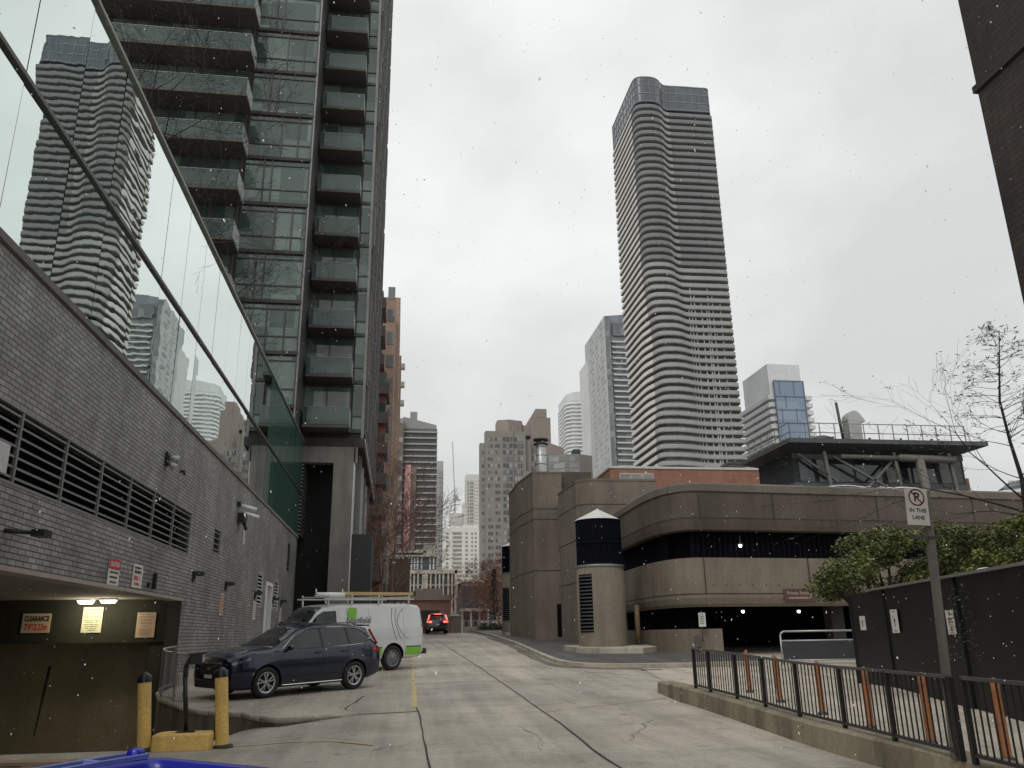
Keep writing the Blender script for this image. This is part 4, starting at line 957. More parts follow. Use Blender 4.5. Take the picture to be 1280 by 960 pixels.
def top_patch(sts, xa, xb, wa, wb, off=.01, nx=10, ny=10):
    vs = []
    for i in range(nx+1):
        x = xa+(xb-xa)*i/nx; s = lerp_st(sts, x); pr = profile(s)[7:]; w_ = wa+(wb-wa)*i/nx
        for j in range(ny+1):
            y = -w_+2*w_*j/ny; ay = abs(y)
            z = None
            for (y0, z0), (y1, z1) in zip(pr, pr[1:]):
                if y1 <= ay <= y0: z = z0+(z1-z0)*((y0-ay)/(y0-y1) if y0 != y1 else 0); break
            if z is None: z = pr[0][1]
            vs.append((x, y, z+off))
    return vs, [(i*(ny+1)+j, (i+1)*(ny+1)+j, (i+1)*(ny+1)+j+1, i*(ny+1)+j+1) for i in range(nx) for j in range(ny)]
def cut_arches(o, wheels, r, w):
    cu = MB()
    for x, z in wheels: cu.lathe([(.001,-w),(r,-w),(r,w),(.001,w)], (x,0,z), 'y', 40, False)
    # keep a middle keel so the underside stays shut
    me = cu.mesh('c'); me.materials.append(M_blackmetal); c = bpy.data.objects.new('c', me); COL.objects.link(c)
    bmn = o.modifiers.new('b', 'BOOLEAN'); bmn.operation = 'DIFFERENCE'; bmn.object = c; bmn.solver = 'EXACT'; bmn.material_mode = 'TRANSFER'
    par = o.parent; o.parent = None
    dg = bpy.context.evaluated_depsgraph_get(); dg.update()
    new = bpy.data.meshes.new_from_object(o.evaluated_get(dg)); o.modifiers.remove(bmn); o.data = new; o.parent = par
    bpy.data.objects.remove(c)
    s = new
    bm = bmesh.new(); bm.from_mesh(s)
    for e in bm.edges:
        if len(e.link_faces) == 2 and e.calc_face_angle(0) > R(32): e.smooth = False
    bm.to_mesh(s); bm.free()
M_tyre = plain('tyre_rubber', (.02,.02,.02), .85, vs=20); M_alloy = plain('alloy', (.52,.53,.54), .3, .8, vs=6); M_chrome = plain('chrome', (.75,.76,.77), .12, 1, var=.02)
M_lens = plain('dark_lens', (.10,.105,.11), .08, .3, coat=.8); M_redlamp = plain('red_lamp', (.35,.012,.015), .15, coat=.8); M_clear = plain('clear_lamp', (.35,.36,.37), .1, .3, coat=.8); M_plastic = plain('black_plastic', (.022,.022,.023), .6)
M_amber = plain('amber', (.5,.16,.02), .3)
def wheel(parent, x, y, r, w, side, spokes, m_rim, z=None, steel=False):
    zc = r if z is None else z
    mb = MB(); rr = r*.69
    mb.lathe([(rr,-w/2+.01),(r*.93,-w/2),(r*.985,-w/2+.03),(r,-w*.2),(r,w*.2),(r*.985,w/2-.03),(r*.93,w/2),(rr,w/2-.01),(rr*.97,w/2-.05),(rr*.97,-w/2+.05),(rr,-w/2+.01)], (x,y,zc), 'y', 36)
    wo = part('wheel', mb, M_tyre, parent)
    s = side; yo = y+s*(w/2-.025)
    mb = MB(); mb.lathe([(.001,yo-y-s*.07),(rr*.95,yo-y-s*.07)], (x,y,zc), 'y', 28); part('brake_backing', mb, M_plastic, wo)
    mb = MB(); mb.lathe([(rr*.99,yo-y+s*.008),(rr*.88,yo-y+s*.004),(rr*.86,yo-y-s*.06),(rr*.95,yo-y-s*.06)], (x,y,zc), 'y', 36)
    if steel:
        mb.lathe([(.001,yo-y-s*.0),(rr*.28,yo-y-s*.0),(rr*.34,yo-y-s*.03),(rr*.62,yo-y-s*.015),(rr*.86,yo-y-s*.05)], (x,y,zc), 'y', 28)
    else:
        mb.lathe([(.001,yo-y-s*.005),(rr*.2,yo-y-s*.008),(rr*.22,yo-y-s*.05)], (x,y,zc), 'y', 20)
        for k in range(spokes):
            a = 2*math.pi*k/spokes+.2
            for da in (-.2, .2):
                ca, sa = math.cos(a+da*.3), math.sin(a+da*.3); cb, sb = math.cos(a+da), math.sin(a+da)
                p0 = (x+rr*.14*ca, yo-s*.012, zc+rr*.14*sa); p1 = (x+rr*.9*cb, yo-s*.012, zc+rr*.9*sb)
                mb.bar(p0, p1, .022, .03)
    part('rim', mb, m_rim, wo)
    if steel:
        mb = MB()
        for k in range(8):
            a = 2*math.pi*k/8; mb.lathe([(.001,yo-y-s*.005+s*.004),(.022,yo-y-s*.005+s*.004)], (x+rr*.72*math.cos(a), y, zc+rr*.72*math.sin(a)), 'y', 10)
        part('vent_holes', mb, M_plastic, wo)
    return wo
SUV = [(2.29,.36,.55,.62,.60,.56,.72,.50,.80),(2.22,.24,.74,.80,.58,.74,.86,.62,.93),(2.0,.21,.84,.89,.60,.84,.95,.70,1.03),(1.6,.21,.88,.925,.62,.87,1.0,.74,1.10),
       (1.08,.21,.88,.92,.64,.885,1.045,.76,1.14),(.72,.21,.88,.92,.66,.885,1.06,.72,1.34),(.25,.21,.88,.92,.66,.885,1.065,.655,1.575),(-.15,.21,.88,.92,.66,.885,1.07,.635,1.64),
       (-.8,.21,.88,.92,.66,.885,1.085,.625,1.665),(-1.45,.22,.88,.925,.68,.885,1.10,.60,1.635),(-1.88,.26,.87,.92,.70,.865,1.12,.575,1.56),(-2.08,.30,.84,.89,.70,.84,1.10,.62,1.34),(-2.22,.34,.80,.85,.68,.80,1.02,.68,1.14),(-2.29,.42,.72,.78,.66,.72,.90,.62,.98)]
def make_suv(label, loc, rz, paint, lights_on=False, cat='car', name='parked_car', detail=True, tilt=None):
    t = thing(name, label, cat, loc, rz)
    if tilt: t.rotation_euler = (tilt[0], tilt[1], rz)
    st = SUV; r = .355
    body = part('body', car_body(st, 60), paint, t); cut_arches(body, [(1.33,r+.005),(-1.33,r+.005)], r+.055, 1.2)
    mb = MB(); mb.box(-1.25,1.25,-.6,.6,.2,.6); mb.box(-2.0,2.0,-.62,.62,.3,.75); part('underbody', mb, M_plastic, t)
    for x in (1.33, -1.33):
        for s in (1, -1): wheel(t, x, s*.80, r, .23, s, 5, M_alloy)
    WF = ([(.86,1.10),(-.24,1.12)], [(.86,1.12),(.5,1.37),(.2,1.50),(-.05,1.545),(-.22,1.56)])
    WR = ([(-.33,1.12),(-1.10,1.145)], [(-.33,1.565),(-.7,1.575),(-1.10,1.565)])
    WQ = ([(-1.20,1.15),(-1.62,1.17),(-1.88,1.27)], [(-1.20,1.555),(-1.45,1.52),(-1.7,1.43),(-1.88,1.30)])
    for s in (1, -1):
        for nm, (lo, hi) in (('front_side_window', WF), ('rear_side_window', WR), ('quarter_window', WQ)):
            mb = MB(); mb.add(*side_strip(st, lo, hi, s, .006), True); part(nm, mb, M_bg, t, fix=False)
        mb = MB(); mb.add(*side_strip(st, [(-.24,1.12),(-.33,1.12)], [(-.24,1.57),(-.33,1.57)], s, .007, 2), True); mb.add(*side_strip(st, [(-1.10,1.145),(-1.20,1.15)], [(-1.10,1.565),(-1.20,1.555)], s, .007, 2), True); part('window_pillar', mb, M_plastic, t, fix=False)
        # chrome surround
        mb = MB(); pl = [(.90,1.085),(.3,1.095),(-.3,1.10),(-1.1,1.125),(-1.62,1.15),(-1.90,1.25)]
        for (xa, za), (xb, zb) in zip(pl, pl[1:]): mb.bar((xa,s*(side_y(st,xa,za)+.006),za),(xb,s*(side_y(st,xb,zb)+.006),zb),.016,.018)
        pl = [(.90,1.10),(.5,1.395),(.2,1.525),(-.05,1.57),(-.5,1.595),(-1.0,1.595),(-1.45,1.55),(-1.74,1.45),(-1.92,1.29),(-1.90,1.25)]
        for (xa, za), (xb, zb) in zip(pl, pl[1:]): mb.bar((xa,s*(side_y(st,xa,min(za,1.56))+.006),za),(xb,s*(side_y(st,xb,min(zb,1.56))+.006),zb),.014,.016)
        part('chrome_trim', mb, M_chrome, t)
        mb = MB(); mb.add(*side_strip(st, [(.92,.28),(-.92,.28)], [(.92,.43),(-.92,.46)], s, .008, 10), True); part('sill_cladding', mb, M_plastic, t, fix=False)
        mb = MB(); mb.add(*side_strip(st, [(.9,.26),(-.9,.26)], [(.9,.275),(-.9,.275)], s, .02, 6), True); part('sill_trim', mb, M_chrome, t, fix=False)
        mb = MB()
        for x0, x1 in ((.93,1.0),(-.28,-.28),(-1.12,-1.0)):
            pts = [(x0+(x1-x0)*i/6, .46+(1.1-.46)*(1-i/6)) for i in range(7)]
            for (xa, za), (xb, zb) in zip(pts, pts[1:]): mb.bar((xa,s*(side_y(st,xa,za)+.001),za),(xb,s*(side_y(st,xb,zb)+.001),zb),.008,.008)
        part('door_seam', mb, M_blk, t)
        for x in (-.12, -.98):
            mb = MB(); y = s*(side_y(st,x,.98)+.02); mb.box(x-.1,x+.1,min(y,y+.012*s),max(y,y+.012*s),.965,.995); part('door_handle', mb, paint, t, bevel=.004)
        mb = MB(); y = s*.98; mb.ball((.78,y,1.13),.085,12,8,.8); mb.v = [((x-.78)*.8+.78,(yy-y)*1.35+y,z) for x,yy,z in mb.v]; mb.bar((.80,s*.86,1.07),(.80,s*.98,1.1),.03,.04); part('mirror', mb, M_bg, t)
        mb = MB(); mb.add(*side_strip(st, [(2.2,.78),(1.78,.88)], [(2.2,.83),(1.78,.95)], s, .01, 6), True); part('headlight', mb, M_lens, t, fix=False)
        tl = MB(); tl.add(*side_strip(st, [(-1.86,1.02),(-2.26,.86)], [(-1.86,1.06),(-2.26,.98)], s, .012, 6), True)
        tl.bar((-1.93,s*.70,1.50),(-2.14,s*.80,1.12),.07,.05); tl.box(-2.31,-2.2,s*.62-.13,s*.62+.13,.88,1.02)
        part('taillight', tl, (MATS.get('taillight_lit') or lamp_mat('taillight_lit', (1,.10,.07), 4)) if lights_on else M_redlamp, t, fix=False)
        mb = MB(); mb.path([(.15,s*.60,1.63),(.0,s*.60,1.68),(-1.4,s*.57,1.69),(-1.6,s*.56,1.62)], .013, 6); part('roof_rail', mb, M_darkgrey, t)
        mb = MB(); mb.lathe([(.05,2.28),(.001,2.29)], (0,s*.62,.45), 'x', 12); part('fog_light', mb, M_clear, t)
    mb = MB(); mb.add(*top_patch(st, 1.02, .30, .70, .56, .012), True); part('windscreen', mb, M_bg, t, fix=False)
    mb = MB(); mb.add([(-2.225,-.56,1.16),(-2.225,.56,1.16),(-1.96,.50,1.54),(-1.96,-.50,1.54)], [(0,1,2,3)]); part('rear_window', mb, M_bg, t)
    mb = MB(); mb.prism([(-1.86,-.54),(-1.86,.54),(-2.12,.50),(-2.12,-.50)], 1.585, 1.625); part('spoiler', mb, paint, t, bevel=.01)
    mb = MB(); mb.box(2.24,2.305,-.42,.42,.55,.80); mb.box(2.25,2.315,-.60,.60,.26,.44); part('grille', mb, M_plastic, t, bevel=.02)
    mb = MB(); mb.bar((2.32,-.55,.83),(2.32,.55,.83),.03,.03); mb.bar((2.32,-.40,.80),(2.335,0,.70),.025,.03); mb.bar((2.32,.40,.80),(2.335,0,.70),.025,.03); mb.box(2.315,2.33,-.07,.07,.66,.74); part('grille_chrome', mb, M_chrome, t)
    mb = MB(); mb.box(2.32,2.335,-.16,.16,.48,.56); part('front_plate', mb, M_signwhite, t)
    mb = MB(); mb.box(-2.33,-2.28,-.7,.7,.36,.56); part('rear_bumper', mb, M_plastic, t, bevel=.02)
    mb = MB(); mb.box(-2.325,-2.3,-.16,.16,.70,.80); part('rear_plate', mb, M_signwhite, t)
    if lights_on:
        mb = MB(); mb.box(-2.14,-2.10,-.30,.30,1.55,1.585); part('brake_light', mb, MATS['taillight_lit'], t)
    return t
PB = plain('dark_blue_paint', (.002,.004,.026), .25, .1, coat=.55, var=.05)
hd = math.atan2(-1.77, -1.91)
# near-side wheels touch the pad at (-3.0,21.02) and (-1.09,22.79)
mid = (Vector((-3.0,21.02))+Vector((-1.09,22.79)))/2; nrm_ = Vector((math.sin(hd)*-1, math.cos(hd)))   # car's left
ctr = mid - nrm_*.86
make_suv('dark blue crossover car parked nose towards the brick wall', (ctr.x, ctr.y, gz(ctr.y)+.012), hd, PB, tilt=(0, 0))
suv = bpy.context.scene.objects['parked_car']
suv.rotation_euler = Matrix.Rotation(hd, 3, 'Z').to_euler()
sl_ = math.atan(.03)
def on_slope(o, rz):   # sit on the road's 3% rise
    o.rotation_euler = (Matrix.Rotation(sl_, 3, 'X') @ Matrix.Rotation(rz, 3, 'Z')).to_euler()
on_slope(suv, hd); suv.scale = (1, 1, .98)
PK = plain('black_paint', (.012,.013,.016), .25, .2, coat=1, var=.05)
make_suv('black car driving away up the lane with its red tail and brake lights lit', (3.45, 74.0, gz(74.0)+.01), R(90), PK, True, name='driving_car')
PS = plain('silver_paint', (.55,.56,.57), .3, .5, coat=.8, var=.04); PW_ = plain('white_paint_car', (.72,.72,.71), .3, coat=.8, var=.04)
make_suv('silver car on the garage deck, leftmost roof showing over the parapet', (21.6, 38.5, 7.0), R(185), PS)
make_suv('white car on the garage deck, second roof over the parapet behind the sign', (26.4, 39.0, 7.0), R(5), PW_)
make_suv('silver car on the garage deck at the right behind the thin tree', (32.6, 38.6, 7.0), R(190), PS); bpy.context.scene.objects['parked_car.003'].scale = (1.05, 1.05, 1.3)

VAN = [(2.86,.42,.72,.80,.62,.74,.86,.62,.93),(2.78,.34,.84,.93,.62,.86,.98,.72,1.08),(2.5,.32,.90,.985,.64,.90,1.08,.76,1.18),(2.05,.32,.92,1.0,.66,.93,1.15,.80,1.29),(1.75,.32,.93,1.0,.66,.94,1.18,.80,1.52),
       (1.3,.32,.94,1.0,.68,.955,1.22,.78,1.92),(1.0,.32,.94,1.0,.70,.96,1.25,.785,2.03),(.4,.32,.94,1.0,.70,.965,1.3,.80,2.07),(-1.0,.32,.94,1.0,.70,.965,1.3,.80,2.08),(-2.3,.34,.94,1.0,.70,.965,1.3,.80,2.08),(-2.72,.38,.92,.99,.70,.955,1.3,.78,2.05),(-2.84,.42,.88,.96,.70,.93,1.3,.74,1.98),(-2.86,.5,.82,.92,.70,.89,1.28,.70,1.9)]
def make_van(loc, rz):
    t = thing('cargo_van', 'white cargo van with green logo and roof rack parked behind the dark blue car', 'van', loc, rz)
    st = VAN; r = .385; PWv = plain('van_white', (.60,.62,.61), .3, coat=.7, var=.03)
    body = part('body', car_body(st, 70), PWv, t); cut_arches(body, [(1.92,r+.01),(-1.55,r+.01)], r+.075, 1.3)
    mb = MB(); mb.box(-1.0,1.4,-.7,.7,.3,.7); mb.box(-2.6,2.5,-.68,.68,.4,.9); part('underbody', mb, M_plastic, t)
    for x in (1.92, -1.55):
        for s in (1, -1): wheel(t, x, s*.86, r, .25, s, 0, M_grey if True else M_alloy, steel=True)
    for s in (1, -1):
        mb = MB(); mb.add(*side_strip(st, [(1.78,1.28),(1.0,1.30),(.72,1.30)], [(1.78,1.34),(1.42,1.74),(1.2,1.86),(.72,1.88)], s, .008), True); part('side_window', mb, M_bg, t, fix=False)
        mb = MB(); mb.box(1.45,1.62,s*1.10-.1,s*1.10+.1,1.28,1.55); mb.bar((1.5,s*.95,1.3),(1.5,s*1.05,1.35),.04,.04); part('mirror', mb, M_plastic, t, bevel=.02)
        for (xa, xb, nm) in ((-.92,-1.06,'stripe'),(-2.06,-2.74,'stripe'),(1.36,-.92,'stripe')):
            mb = MB(); mb.add(*side_strip(st, [(xa,.46),(xb,.46)], [(xa,.70),(xb,.70)], s, .006, 6), True); part('green_stripe', mb, M_green, t, fix=False)
            mb = MB(); mb.add(*side_strip(st, [(xa,.705),(xb,.705)], [(xa,.735),(xb,.735)], s, .008, 6, 1), True); part('black_trim_line', mb, M_plastic, t, fix=False)
        mb = MB()
        for zz in (1.30, 1.02):
            for i in range(20):
                xa, xb = .6-i*.165, .6-(i+1)*.165; mb.bar((xa,s*(side_y(st,xa,zz)+.001),zz),(xb,s*(side_y(st,xb,zz)+.001),zz),.006,.012)
        part('body_crease', mb, M_light, t)
        mb = MB()
        for x in (.62, 1.86, -.55, -2.0):
            pts = [(x, .76+(1.92-.76)*i/10) for i in range(11)] if x < 1.8 else [(x, .76+.4*i/10) for i in range(11)]
            for (xa, za), (xb, zb) in zip(pts, pts[1:]): mb.bar((xa,s*(side_y(st,xa,za)+.001),za),(xb,s*(side_y(st,xb,zb)+.001),zb),.007,.006)
        part('door_seam', mb, M_grey, t)
        mb = MB(); mb.box(.68,.84,s*1.0-.015,s*1.0+.015,1.1,1.14); part('door_handle', mb, M_plastic, t)
        mb = MB(); mb.box(-2.88,-2.80,s*.88-.05,s*.88+.05,1.0,1.42); part('taillight', mb, M_redlamp, t, bevel=.01)
        mb = MB(); mb.box(2.72,2.86,s*.74-.14,s*.74+.14,.74,.95); part('headlight', mb, M_clear, t, bevel=.02)
        # swooshes: three long arcs
        mb = MB()
        for q, (xt, xb_, bow) in enumerate(((-1.55,-1.68,.115),(-1.73,-1.88,.155),(-2.03,-2.18,.375))):
            pts = []
            for i in range(25):
                u = i/24; z = 1.95-(1.95-.95)*u
                pts.append((xt*(1-u)+xb_*u+bow*4*u*(1-u), z))
            for (xa, za), (xb, zb) in zip(pts, pts[1:]):
                ya, yb = side_y(st,xa,za)+.004, side_y(st,xb,zb)+.004; w_ = .018
                mb.add([(xa-w_,s*ya,za),(xa+w_,s*ya,za),(xb+w_,s*yb,zb),(xb-w_,s*yb,zb)], [(0,1,2,3)])
        part('swoosh_lines', mb, plain('swoosh_grey', (.20,.21,.21), .4), t, fix=False)
    # logo on the left side: y=+; letters face +y
    yy = side_y(st,.1,1.6)+.012
    mb = MB(); cx, cz = .12, 1.80; mb.add([(cx+.17,yy,cz-.15),(cx-.15,yy,cz-.17),(cx-.17,yy,cz+.13),(cx-.1,yy,cz+.17),(cx+.15,yy,cz+.17),(cx+.17,yy,cz+.1)], [(0,1,2,3,4,5)])
    lg = part('logo_square', mb, M_green, t)
    mb = MB(); mb.lathe([(.12,.004),(.105,.004)], (cx-.02,yy,cz), 'y', 24); part('logo_ring', mb, plain('pale_green', (.35,.65,.15), .4), lg)
    yt = (side_y(st,.0,1.45)+.016)
    text('beanfield', .27, plain('logo_grey', (.10,.105,.10), .4), t, -.12, 1.575, yt, 'logo_lettering', sx=1.0, rz=180, bold=.003)
    mb = MB()
    for i in range(12): mb.box(.35-.075*i-.05, .35-.075*i, yt-.014, yt-.008, 1.40, 1.417)
    part('small_print', mb, M_grey, t)
    mb = MB(); mb.add(*top_patch(st, 1.98, 1.18, .80, .70, .012), True); part('windscreen', mb, M_bg, t, fix=False)
    mb = MB(); mb.box(2.80,2.88,-.5,.5,.66,.92); part('grille', mb, M_plastic, t); mb = MB(); mb.box(2.78,2.95,-.92,.92,.42,.62); part('front_bumper', mb, M_grey, t, bevel=.03)
    mb = MB(); mb.box(-3.05,-2.80,-.93,.93,.46,.64); part('rear_bumper', mb, M_plastic, t, bevel=.03)
    for s in (1,-1):
        mb = MB(); mb.add([(-2.875,s*.1,1.32),(-2.875,s*.62,1.32),(-2.862,s*.60,1.8),(-2.862,s*.1,1.8)], [(0,1,2,3)]); part('rear_window', mb, M_bg, t)
    mb = MB(); mb.tube((.9,.5,2.05),(1.0,.5,2.22),.015,.005,6); part('antenna', mb, M_plastic, t)
    # roof rack with ladder and tube
    mb = MB()
    for x in (1.0, .1, -1.0, -2.3):
        mb.bar((x,-.82,2.30),(x,.82,2.30),.05,.05)
        for s in (1,-1): mb.bar((x,s*.78,2.02),(x,s*.82,2.36),.05,.05)
    for s in (1,-1): mb.bar((1.2,s*.82,2.24),(-2.5,s*.82,2.24),.04,.04)
    part('roof_rack', mb, M_light, t)
    mb = MB(); mb.tube((1.35,.60,2.36),(.3,.62,2.36),.085,.085,14); mb.tube((1.35,.6,2.36),(1.36,.6,2.55),.02,.02,6); mb.tube((.35,.6,2.36),(.34,.6,2.55),.02,.02,6); part('conduit_tube', mb, M_white, t)
    return t
van_h = R(180+37)
near = Vector((-.1,29.55)); left_ = Vector((-math.sin(van_h), math.cos(van_h))); fw = Vector((math.cos(van_h), math.sin(van_h)))
vc = near - left_*.95 + fw*1.55
vn = make_van((vc.x, vc.y, gz(vc.y)+.012), van_h); on_slope(vn, van_h); vn.scale = (1, 1, 1.045)
vm = Matrix.Translation((vc.x,vc.y,gz(vc.y)+.012)) @ vn.rotation_euler.to_matrix().to_4x4() @ Matrix.Diagonal((1,1,1.045,1))
for j, (lb, y0, z0) in enumerate((('tan fibreglass extension ladder lying on the near side of the van roof rack', .42, 2.38), ('second tan ladder lying on the far side of the van roof rack', -.25, 2.38))):
    ld = thing('ladder', lb, 'ladder', vm @ Vector((-.9,y0,z0))); ld.rotation_euler = vn.rotation_euler
    mb = MB()
    for s in (-.2,.2): mb.box(-1.75,1.35,s-.015,s+.015,0,.09)
    part('rails', mb, plain('fibreglass_tan', (.50,.37,.20), .5), ld)
    mb = MB()
    for i in range(10): mb.tube((-1.65+i*.31,-.2,.045),(-1.65+i*.31,.2,.045),.016,.016,6)
    part('rungs', mb, M_light, ld)
    mb = MB()
    for s in (-.2,.2): mb.box(-1.83,-1.74,s-.03,s+.03,-.03,.12)
    part('feet', mb, M_plastic, ld)

# blue wheeled bin in the near left corner
t = thing('blue_bin', 'big blue open topped wheeled recycling bin at the bottom left corner', 'bin', (-1.08, 4.13, 0), R(-39))
M_blue = plain('blue_plastic', (.012,.018,.30), .35, coat=.2, var=.08); M_blue2 = plain('pale_blue_plastic', (.16,.20,.52), .45, var=.15)
L, W, H = .50, .42, 1.022
mb = MB()
def rr(l, w_, z, rd=.08, n=5): 
    pts = []
    for cx, cy, a0 in ((l-rd,w_-rd,0),(-l+rd,w_-rd,90),(-l+rd,-w_+rd,180),(l-rd,-w_+rd,270)):
        for i in range(n+1): a = R(a0+90*i/n); pts.append((cx+rd*math.cos(a), cy+rd*math.sin(a), z))
    return pts
rings = [rr(L*.85,W*.85,.16), rr(L*.97,W*.97,H-.12), rr(L+.045,W+.045,H-.11), rr(L+.05,W+.05,H-.01), rr(L+.04,W+.04,H), rr(L-.03,W-.03,H), rr(L-.035,W-.035,H-.05), rr(L*.8,W*.8,.2)]
m_ = len(rings[0]); mb.add([p for r_ in rings for p in r_], [(i*m_+j, i*m_+(j+1)%m_, (i+1)*m_+(j+1)%m_, (i+1)*m_+j) for i in range(len(rings)-1) for j in range(m_)], True)
mb.add(rings[0], [tuple(range(m_))]); mb.add(rings[-1], [tuple(range(m_))]); part('tub', mb, M_blue, t)
mb = MB()
for (a, b_) in (((-L-.03,W*.9,H+.015),(-L-.03,-W*1.5,H-.01)),((-L-.16,W*.9,H+.015),(-L-.17,-W*1.5,H-.01)),((-L-.03,W*.9,H+.015),(-L-.17,W*.93,H+.015)),((-L-.03,W*.3,H+.01),(-L-.17,W*.3,H+.01))): mb.bar(a, b_, .03, .022)
part('handle_frame', mb, M_blue2, t)
mb = MB(); mb.lathe([(.001,-.03),(.035,-.03),(.035,.03),(.001,.03)], (-L-.08,W*.84,H+.02), 'y', 16); part('handle_hub', mb, M_blue, t)
for sx in (-1,1):
    for sy in (-1,1):
        mb = MB(); mb.lathe([(.001,-.025),(.08,-.025),(.08,.025),(.001,.025)], (sx*L*.7, sy*W*.65, .08), 'y', 18); mb.box(sx*L*.7-.03, sx*L*.7+.03, sy*W*.65-.04, sy*W*.65+.04, .08, .18); part('caster', mb, M_plastic, t)
# flattened cardboard
mb = MB(); z = .03
mb.prism([(-5.2,12.65),(-4.35,12.55),(-4.28,12.85),(-5.0,12.95)], .03, .075); mb.add([(-5.2,12.6,.06),(-5.55,12.75,.11),(-5.35,12.95,.10),(-5.0,12.9,.06)], [(0,1,2,3)]); mb.box(-4.9,-4.35,12.6,12.85,.003,.03)
solo('cardboard', mb, plain('cardboard', (.36,.26,.18), .8), 'flattened brown cardboard lying on the ground at the lower left edge', 'cardboard', loc=(-4.8,12.7,0))
# ------------------------------------------------------------------ distant towers
def facade_mat(name, c, var=.08): return stone(name, c, streak=.15, var=var, big=.08, fine=.5, bmp=0, fmix=.12)  # far tower colours carry a lightening that stands in for haze
M_far_glass = window_glass('far_glass_hazed', (.115,.128,.132), (.30,.32,.32), .8, .22, .15, .7)  # base colour lightened to imitate aerial haze
M_far_win = window_glass('far_window', (.05,.055,.06), (.34,.35,.35), .7, .5, .2, .8)
M_far_glass2 = window_glass('far_glass_grey', (.15,.165,.17), (.38,.40,.40), .7, .3, .15, .6)
# wavy tower
M_wvglass = window_glass('wavy_glazing_hazed', (.17,.18,.185), (.36,.37,.37), .6, .3, .25, .5)  # glazing colour lightened for haze
wt = thing('wavy_tower', 'tallest grey tower with rippling curved balconies on every floor', 'skyscraper', (106, 286, 0))
def smooth_poly(pts, k=3):
    for _ in range(k):
        q = []
        for i in range(len(pts)):
            a, b_ = Vector(pts[i]), Vector(pts[(i+1) % len(pts)]); q += [a*.75+b_*.25, a*.25+b_*.75]
        pts = [tuple(v) for v in q]
    return pts
def outline(t_, g=0.0):
    """t_ 0 at the crown, 1 low down; g grows it outward"""
    s = sm((t_-.42)/.5)           # ripple migrates
    xl = 88.9+1.1*s+ .0
    bul = 4.6-1.6*s
    nx_ = 103.5+5*s
    cxs = 2.6*sm((t_-.5)/.25)-2.6*sm((t_-.85)/.1)   # the corner steps in then out on the left face
    p = [(xl-g, 296),(xl-g, 290),(xl-g, 280),(xl-g+cxs*.6, 274.5),(xl-g+.2+cxs, 271.0-bul*.55-g),(xl+3.5+cxs, 271.5-bul-g),(xl+9.5+cxs*.5, 271.5-bul-g*1.0),
         (nx_-1.2, 271.2-g*.9+.2*(1-s)),(nx_+1.5, 271.5-g),(nx_+8, 271.2-g+.5*s),(118, 271.2-g*1.0),(122.8+g, 271.2-g-.2),(123.4+g, 276),(123.4+g, 290)]
    p = [(xl-g, 303+g)]*3+p+[(123.4+g, 303+g)]*3
    return [q for i, q in enumerate(smooth_poly(p, 3))]
ZC, FP = 205.6, 3.02
mb = MB(); mb.prism(outline(.0, -.5), ZC, 217.5); 
crown = part('crown', mb, window_glass('crown_glass', (.07,.085,.10), (.13,.15,.17), .7, .3, .2, .5), wt, True)
mb = MB(); pl = outline(0, -.4)
for i in range(0, len(pl), 4):
    x, y = pl[i]; mb.box(x-.08, x+.08, y-.08, y+.08, ZC, 217.7)
for z in (ZC+.3, ZC+4, ZC+8, 217.2): mb.prism(outline(0, -.35), z, z+.35)
part('crown_frame', mb, facade_mat('far_frame', (.24,.25,.26)), wt, True)
M_wv_dark = facade_mat('wavy_balcony_dark', (.20,.21,.215)); M_wv_lt = facade_mat('wavy_balcony_light', (.32,.325,.32)); M_wv_side = facade_mat('wavy_side_light', (.58,.58,.57)); M_wv_soff = facade_mat('wavy_soffit_hazed', (.26,.26,.255))  # soffit colour lightened for haze
NFl = 53; zlow = ZC-FP*NFl
for k in range(NFl):
    t_ = k/46; z = ZC-FP*(k+1); pl = outline(min(1, t_), 0.0); n = len(pl)
    mb = MB(); inner_ = outline(min(1, t_), -2.6)
    # slab
    mb.prism(pl, z-.0, z+.22); part('balcony_slab', mb, M_wv_soff, wt, True)
    # guard ring, left face lighter
    f_ = MB(); l_ = MB()
    for i in range(n):
        (xa, ya), (xb, yb) = pl[i], pl[(i+1) % n]
        if xb > 123.3 and xa > 123.3: pass
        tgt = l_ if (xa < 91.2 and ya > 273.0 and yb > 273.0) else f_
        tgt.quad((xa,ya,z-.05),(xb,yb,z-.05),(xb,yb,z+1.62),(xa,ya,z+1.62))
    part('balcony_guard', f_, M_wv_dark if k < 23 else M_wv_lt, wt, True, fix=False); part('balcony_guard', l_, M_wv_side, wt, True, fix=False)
    if k < 24:   # pale panel flanking the bulge
        p_ = MB()
        for i in range(n):
            (xa, ya), (xb, yb) = pl[i], pl[(i+1) % n]
            if 98.6 < min(xa,xb) and max(xa,xb) < 104.4 and ya < 280 and yb < 280: p_.quad((xa,ya-.06,z+.2),(xb,yb-.06,z+.2),(xb,yb-.06,z+1.6),(xa,ya-.06,z+1.6))
        if p_.v: part('pale_panel', p_, M_wv_lt, wt, True, fix=False)
    # glazing of the storey
    if k % 3 == 0:
        zz = max(zlow, z-2*FP) if k+2 < NFl else zlow
        g_ = MB(); g_.prism(outline(min(1, t_), -2.0), zz, z+FP); part('glazing', g_, M_wvglass, wt, True)
for j, x in enumerate([96,98.5,101.5,106,107.1,108.4,111,113,113.9,115.5,118.5]):
    mb = MB(); mb.box(x-.2, x+.2, 272.2, 272.6, zlow, ZC-FP*(26+j % 4)); part('mullion', mb, M_wv_side, wt, True)
mb = MB(); mb.box(91, 122, 275, 300, 0, zlow+.2); part('base', mb, M_wv_lt, wt, True)

